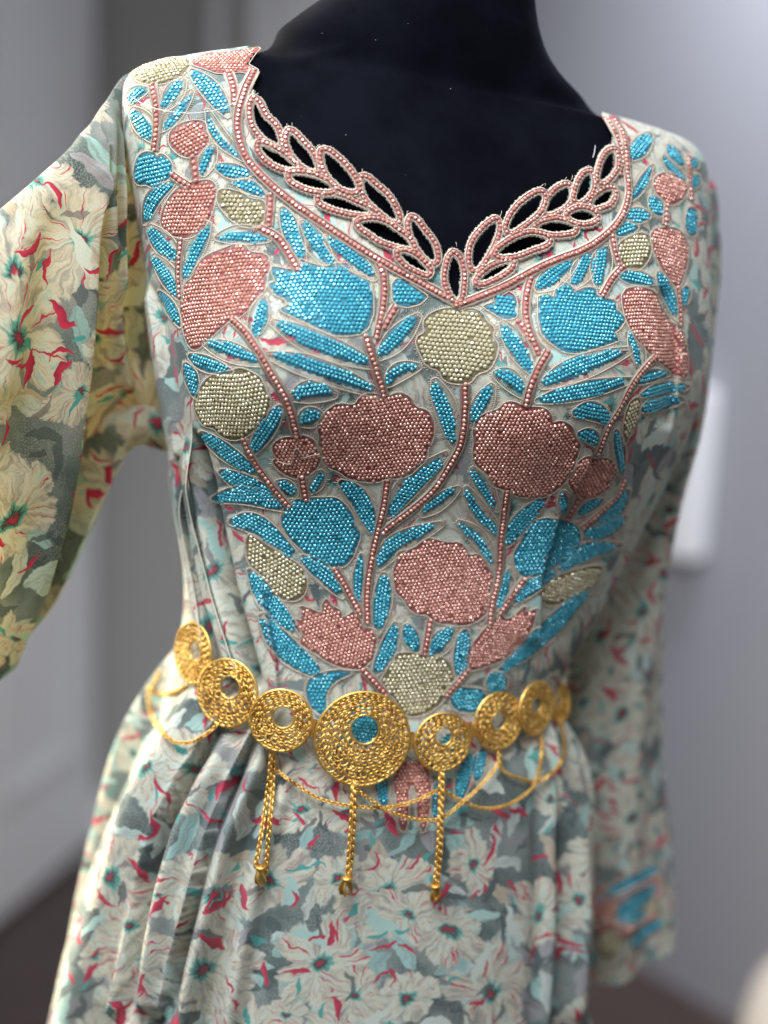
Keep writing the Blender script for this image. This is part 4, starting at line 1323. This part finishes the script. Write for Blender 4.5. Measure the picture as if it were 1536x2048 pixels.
BORDERS = [
    [(509, 143), (489, 185), (476, 234), (480, 283), (499, 325), (538, 367), (590, 410), (655, 455), (720, 498), (786, 537), (851, 572), (912, 606)],
    [(912, 612), (955, 596), (1012, 572), (1069, 541), (1112, 521), (1170, 498), (1212, 469), (1241, 435), (1255, 392), (1253, 349), (1250, 306), (1244, 270), (1228, 244)],
    [(1214, 240), (1234, 278), (1243, 317), (1238, 350)],
]


def embroidery():
    for i, (kind, ang, sm, poly) in enumerate(FLOWERS):
        blossom(poly, kind, ang, sm, single=(i in (8, 9, 10)), st=(i not in (1,)))
    for C, w, s in LEAVES:
        leaf(C, w, s)
    for C in STEMS:
        stem(C, w=13)
    for C in BORDERS:
        stem(C, name='border_stem', w=13, lift=0.0012)
    # cutwork loops round every opening of the neckline
    for i, h in enumerate(HOLES):
        H = resample(catmull(np.array(h, float), 60, True), 5, True)
        T = np.roll(H, -1, 0) - np.roll(H, 1, 0); T /= np.linalg.norm(T, axis=1, keepdims=True)
        a = 0.5 * np.sum(H[:, 0] * np.roll(H[:, 1], -1) - np.roll(H[:, 0], -1) * H[:, 1])
        O = np.stack([T[:, 1], -T[:, 0]], 1) * (1 if a > 0 else -1)
        loop = resample(H + O * 7.6, 9, True)
        stem(loop, name='cutwork_loop', w=9.5, lift=0.0014 + 0.00018 * (i % 5), closed=True, st_r=0.00118)
    # cuff embroidery on the hanging sleeve
    blossom([(1185, 1780), (1215, 1770), (1240, 1800), (1225, 1845), (1195, 1850), (1178, 1820)], 'copper', bv=BV_RS, name='cuff_blossom')
    blossom([(1200, 1862), (1232, 1858), (1246, 1890), (1230, 1915), (1202, 1915), (1192, 1890)], 'olive', bv=BV_RS, name='cuff_blossom')
    blossom([(1290, 1810), (1312, 1800), (1320, 1830), (1298, 1842)], 'olive', bv=BV_RS, name='cuff_blossom')
    for C, w in (([(1192, 1800), (1255, 1776), (1312, 1736)], 24), ([(1242, 1850), (1262, 1806), (1312, 1772)], 28), ([(1248, 1846), (1268, 1842), (1290, 1826)], 22),
                 ([(1262, 1895), (1290, 1862), (1328, 1842)], 14), ([(1165, 1925), (1175, 1922), (1186, 1930)], 26)):
        leaf(C, w, bv=BV_RS)
    blossom([(1296, 1762), (1322, 1748), (1326, 1790), (1306, 1800)], 'copper', bv=BV_RS, name='cuff_blossom')
    for C in ([(1235, 1800), (1275, 1775), (1315, 1755)], [(1240, 1868), (1275, 1850), (1310, 1825)], [(1190, 1860), (1230, 1850), (1262, 1856)]):
        stem(C, w=22, bv=BV_RS)
    # loose threads
    for C, z in (([(272, 196), (300, 214), (340, 226), (390, 231), (440, 224), (470, 212)], 0.004), ([(1183, 318), (1186, 306), (1188, 294)], 0.002)):
        H = [cast_px(x, y, BV_BODY) for x, y in catmull(np.array(C, float), 24)]
        P = np.array([h[0] + h[1] * z for h in H if h is not None])
        if len(P) > 4:
            b = BufTube(); b.tube(P, 0.00022, 5)
            child('loose_thread', b.mesh('loose_thread', True), [M['loose']], DRESS)
    # stitched petal lines inside the two buds
    for C in ([(583, 926), (588, 906), (594, 893), (603, 905), (610, 916)], [(556, 919), (570, 924), (583, 925)], [(609, 913), (622, 908), (640, 905)]):
        H = [cast_px(x, y, BV_BODY) for x, y in catmull(np.array(C, float), 30)]
        P = np.array([h[0] + h[1] * 0.0018 for h in H if h is not None])
        b = BufTube(); b.tube(P, 0.0003, 5)
        child('petal_line', b.mesh('petal_line', True), [M['thread']], DRESS)
    # side pleats: flaps of cloth that stand proud along a folded edge, with an added pale tube painting the window-lit crest
    for C, wd, hgt in (([(386, 846), (402, 950), (416, 1060), (442, 1180), (474, 1285), (488, 1336)], 44, 0.011),
                       ([(378, 905), (386, 1030), (404, 1160), (418, 1235), (426, 1290)], 12, 0.008)):
        CC = catmull(np.array(C, float), 90)
        nc = 14
        V, ok = [], True
        for i, (x, y) in enumerate(CC):
            t = i / 89.0
            for j in range(nc):
                f = j / (nc - 1.0)                       # 0 on the body, 1 at the proud edge
                h = cast_px(x - wd * (0.35 + 0.65 * t) * (1 - f), y, BV_BASE)
                if h is None: ok = False; break
                hh = cast_px(x - wd * (0.35 + 0.65 * t) * (1 - f), y, BV_BODY)
                ex = max(0.0, (hh[0] - h[0]) @ h[1]) if hh is not None else 0.0
                lift = ex * (1 - f) + hgt * sstep(np.array(t), 0, 0.25) * (f ** 1.3) * (1 + 0.15 * math.sin(9 * t)) + 0.0012
                V.append(h[0] + h[1] * lift)
            if not ok: break
        if not ok: continue
        V = np.array(V)
        for _ in range(4):
            G = V.reshape(90, nc, 3); G[1:-1] = (G[:-2] + 2 * G[1:-1] + G[2:]) / 4; V = G.reshape(-1, 3)
        i, j = np.meshgrid(np.arange(89), np.arange(nc - 1), indexing='ij')
        q_ = (i * nc + j).ravel()
        F = np.stack([q_, q_ + 1, q_ + nc + 1, q_ + nc], 1)
        me = mesh_np('pleat', V, F, True, flat_uv(V, BE, BN, BO))
        pl_ = child('pleat', me, [M['bodice']], DRESS)
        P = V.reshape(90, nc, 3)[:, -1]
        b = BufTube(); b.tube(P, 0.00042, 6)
        o = child('lit_pleat_edge', b.mesh('lit_pleat_edge', True), [M['lit_edge']], DRESS)
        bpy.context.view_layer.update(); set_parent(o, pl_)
    # frayed fringe tips along the scalloped edge
    b = BufTube()
    for i in UPPER:
        H = np.array(HOLES[i]); c = H.mean(0)
        d = np.array([0.55, -0.83]) if i < 11 else np.array([-0.6, -0.8])
        t = H[np.argmax(H @ (np.array([-0.5, -1.0]) if i < 11 else np.array([0.5, -1.0])))]
        for _ in range(2):
            s = t + np.array([random.gauss(0, 7), random.gauss(-13, 2)])
            e = s + np.array([random.gauss(0, 3), -abs(random.gauss(6, 3))])
            h0, h1 = cast_px(*s, BV_BODY), cast_px(*e, BV_BODY)
            if h0 and h1 and np.linalg.norm(h0[0] - h1[0]) < 0.01:
                m = (h0[0] + h1[0]) / 2 + h0[1] * 0.0025
                b.tube(np.array([h0[0] + h0[1] * 0.001, m, h1[0] + h1[1] * 0.002]), 0.00024, 4)
    o = child('frayed_fibres', b.mesh('frayed_fibres', True), [M['thread']], DRESS); tag(o, kind='stuff')


embroidery()


# ------------------------------------------------------------------ gold belt
def build_belt():
    meds = [  # centre px, radius m, hole offset (x,y in radii, y up), hole radius ratio
        (322, 1330, .013, (0, .1), .34), (386, 1306, .0205, (0.1, .10), .34), (455, 1386, .0225, (0.05, .18), .34), (562, 1441, .0205, (0.05, .12), .36), (725, 1478, .0315, (0.02, .20), .31),
        (885, 1484, .0195, (0.02, .20), .32), (997, 1442, .0195, (0, -0.02), .32), (1072, 1416, .0185, (0, .1), .32), (1118, 1405, .014, (0, .1), .32)]
    root_c = cast_px(725, 1478, BV_BASE)[0]
    belt = empty('belt', root_c)
    tag(belt, 'gold filigree disc belt with draped chains worn round the gown waist', 'belt')
    bpy.context.view_layer.update()
    cents = []
    for (x, y, rad, ho, hr) in meds:
        h = cast_px(x, y, BV_BASE)
        if h is None: continue
        p, n = h
        hb = cast_px(x, y, BV_BODY)
        n = n.copy(); n[2] *= 0.35; n /= np.linalg.norm(n)
        tc = (CAM - p) / np.linalg.norm(CAM - p)
        if n @ tc < 0.62:                      # discs at the flanks swing outwards on their hinges
            n = n + tc * (0.62 - n @ tc); n /= np.linalg.norm(n)
        p = p + n * (0.0125 if abs(x - 725) < 300 else 0.021)
        if hb is not None:
            ex = (hb[0] - h[0]) @ n
            p = p + n * max(0, min(ex, 0.014))
        # keep on the sight line so that the disc stays where it was traced
        k = (p - CAM) @ _f
        d = ray(x, y); p = CAM + d * (k / (d @ _f))
        up = np.array([0.10, 0, 1.0]); up -= (up @ n) * n; up /= np.linalg.norm(up)
        ri = np.cross(up, n)
        if ri @ _r < 0: ri = -ri
        cents.append((p, n, up, ri, rad))
        mo = empty('medallion', p); set_parent(mo, belt); bpy.context.view_layer.update()
        # rims
        c1 = ri * ho[0] * rad + up * ho[1] * rad
        a = np.linspace(0, 2 * math.pi, 64, endpoint=False)
        def circ(c, r, m=64, ph=0):
            a_ = np.linspace(0, 2 * math.pi, m, endpoint=False) + ph
            return p + c + r * (np.cos(a_)[:, None] * ri + np.sin(a_)[:, None] * up)
        b = BufTube()
        b.tube(circ(0 * c1, rad * 0.985), 0.0011, 8, True, np.tile(n, (64, 1)))
        child('rim', b.mesh('rim', True), [M['gold']], mo)
        b = BufTube()
        b.tube(circ(c1, rad * hr), 0.0008, 8, True, np.tile(n, (64, 1)))
        child('hole_rim', b.mesh('hole_rim', True), [M['gold']], mo)
        # filigree: eccentric rings of slanted scale links, fine rails between them
        nr = max(4, int(round((rad * (1 - hr)) / 0.0036)))
        b = BufTube()
        gapw = rad * (0.97 - hr) / nr
        a8 = np.linspace(0, 2 * math.pi, 9, endpoint=False)
        for i in range(nr):
            t = (i + 0.5) / nr
            c = c1 * t; r = rad * (0.97 * (1 - t) + hr * t)
            m = max(10, int(2 * math.pi * r / 0.0041))
            q = circ(c, r, m, ph=(i % 2) * math.pi / m)
            qc = p + c
            for s in range(m):
                rd = (q[s] - qc); rd /= np.linalg.norm(rd)
                tg = np.cross(n, rd)
                g = max(gapw * 0.56 * (1 - np.dot(c1, rd) / (rad * (0.97 - hr))), 0.0007)
                sk = (0.35 if i % 2 else -0.35) + rng.normal() * 0.22
                g *= rng.uniform(0.82, 1.12)
                q[s] = q[s] + tg * rng.normal() * 0.0004
                A = q[s] + np.cos(a8)[:, None] * (tg * 0.0022 + rd * g * sk) + np.sin(a8)[:, None] * rd * g + n * (0.0006 * np.sin(a8)[:, None])
                b.tube(A, 0.00063 + 0.0001 * (g > 0.0016), 5, True, np.tile(n, (9, 1)))
                if rng.random() < 0.8:
                    b.tube(np.array([q[s] - tg * 0.0011, q[s] + n * 0.0009, q[s] + tg * 0.0011]), 0.0007, 5, False, np.tile(n, (3, 1)))
        child('filigree', b.mesh('filigree', True), [M['gold']], mo)
    # hinges between neighbouring discs
    for i in range(len(cents) - 1):
        (p0, n0, u0, r0, d0), (p1, n1, u1, r1, d1) = cents[i], cents[i + 1]
        dv = p1 - p0; L = np.linalg.norm(dv); dv /= L
        mid = p0 + dv * (d0 + (L - d0 - d1) / 2)
        n = (n0 + n1) / 2; n /= np.linalg.norm(n)
        up = np.cross(dv, n); up /= np.linalg.norm(up)
        if up[2] < 0: up = -up
        hp = empty('hinge', mid); set_parent(hp, belt); bpy.context.view_layer.update()
        b = BufTube()
        for k in range(5):
            z = (k - 2) * 0.0023
            b.tube(np.array([mid + up * (z - 0.00105), mid + up * (z + 0.00105)]) + n * 0.0005, 0.0016, 10, False, np.tile(n, (2, 1)))
        child('knuckle', b.mesh('knuckle', True), [M['gold']], hp)
        b = BufTube()
        g = max((L - d0 - d1) / 2, 0.001) + 0.003
        for s in (-1, 1):
            A = np.array([mid + s * dv * 0.0012, mid + s * dv * g])
            for z in (-0.004, -0.002, 0, 0.002, 0.004):
                b.tube(A + up * z, 0.0011, 6, False, np.tile(n, (2, 1)), flat=0.5)
        child('hinge_leaf', b.mesh('hinge_leaf', True), [M['gold']], hp)

    def chain(px, w, name, off=0.006, ends=None):
        C = catmull(np.array(px, float), 14 * len(px))
        H = [cast_px(x, y, BV_BODY) for x, y in C]
        H = [h for h in H if h is not None]
        if len(H) < 4: return
        P = np.array([h[0] for h in H]); N = np.array([h[1] for h in H])
        Pf = P.copy()
        # a hanging chain does not follow every fold: smooth it and stay outside the cloth
        D = (P - CAM) @ _f
        for _ in range(10):
            D[1:-1] = np.minimum(D[1:-1], (D[:-2] + D[2:]) / 2 + 0.0002)
        pq = [proj(p) for p in P]
        P = np.array([CAM + ray(*q_) * ((d - off) / (ray(*q_) @ _f)) for q_, d in zip(pq, D)])
        P = resample(P, w * 0.80)
        T = np.gradient(P, axis=0); T /= np.linalg.norm(T, axis=1, keepdims=True)
        b = BufTube()
        vdir = -_f
        a8 = np.linspace(0, 2 * math.pi, 8, endpoint=False)
        for i in range(len(P)):
            B = np.cross(T[i], vdir); B /= np.linalg.norm(B)
            Nn = np.cross(B, T[i])
            an = (0.75 if i % 2 else -0.75) + rng.normal() * 0.06
            X1 = B * math.cos(an) + Nn * math.sin(an)
            A = P[i] + np.cos(a8)[:, None] * T[i] * w * 0.80 + np.sin(a8)[:, None] * X1 * w * 0.50
            b.tube(A, w * 0.21, 5, True, np.tile(np.cross(T[i], X1), (8, 1)))
        o = child(name, b.mesh(name, True), [M['gold']], belt)
        return P
    W = 0.0023
    chain([(545, 1515), (560, 1545), (600, 1574), (638, 1597), (702, 1612), (781, 1614), (834, 1600), (876, 1580)], W, 'chain')
    chain([(706, 1572), (721, 1585), (762, 1614), (796, 1629), (842, 1640), (883, 1636), (921, 1608), (959, 1574), (994, 1532), (998, 1508)], W, 'chain', 0.008)
    chain([(880, 1562), (891, 1582), (925, 1602), (962, 1616), (1000, 1614), (1034, 1600), (1072, 1565), (1083, 1500), (1080, 1465)], W, 'chain', 0.007)
    chain([(998, 1508), (1006, 1540), (1034, 1555), (1072, 1563), (1102, 1548), (1123, 1521), (1129, 1491), (1122, 1440)], W, 'chain', 0.005)
    chain([(431, 1453), (415, 1466), (392, 1481), (366, 1486), (343, 1481), (320, 1458), (303, 1429), (297, 1395), (306, 1370), (318, 1345)], W * 1.05, 'chain')
    chain([(372, 1372), (356, 1381), (334, 1387), (311, 1386), (298, 1376)], W * 1.05, 'chain', 0.004)
    # tassels of braided chain
    def tassel(strands, tip):
        to = None
        for s in strands: chain(s, 0.0031, 'tassel_chain', 0.010)
        h = cast_px(tip[0], tip[1], BV_BODY)
        if h:
            b = BufTube()
            d = ray(*tip); k = (h[0] - CAM) @ _f - 0.010
            p = CAM + d * (k / (d @ _f))
            for s_ in range(7):
                e = p + np.array([random.gauss(0, .0022), random.gauss(0, .0012), -0.011 + random.gauss(0, .001)])
                A = np.array([p + np.array([random.gauss(0, .0012), 0, 0.002]), (p + e) / 2 + np.array([random.gauss(0, .002), -0.001, 0]), e])
                b.tube(catmull(A, 6), 0.0010, 6)
            a_ = np.linspace(0, 2 * math.pi, 14, endpoint=False)
            b.tube(p + 0.0026 * (np.cos(a_)[:, None] * np.array([1, 0, 0]) + np.sin(a_)[:, None] * np.array([0, 1, 0])), 0.0013, 6, True)
            child('tassel_end', b.mesh('tassel_end', True), [M['gold']], belt)
    tassel([[(543, 1508), (538, 1560), (530, 1620), (521, 1680), (512, 1728)], [(548, 1512), (545, 1580), (540, 1640), (535, 1700), (532, 1744)]], (522, 1735))
    tassel([[(706, 1570), (704, 1620), (700, 1680), (696, 1745)], [(709, 1572), (708, 1630), (705, 1690), (699, 1750)]], (694, 1757))
    tassel([[(881, 1552), (880, 1620), (877, 1690), (870, 1765)], [(885, 1554), (883, 1630), (881, 1700), (875, 1768)]], (871, 1772))


build_belt()
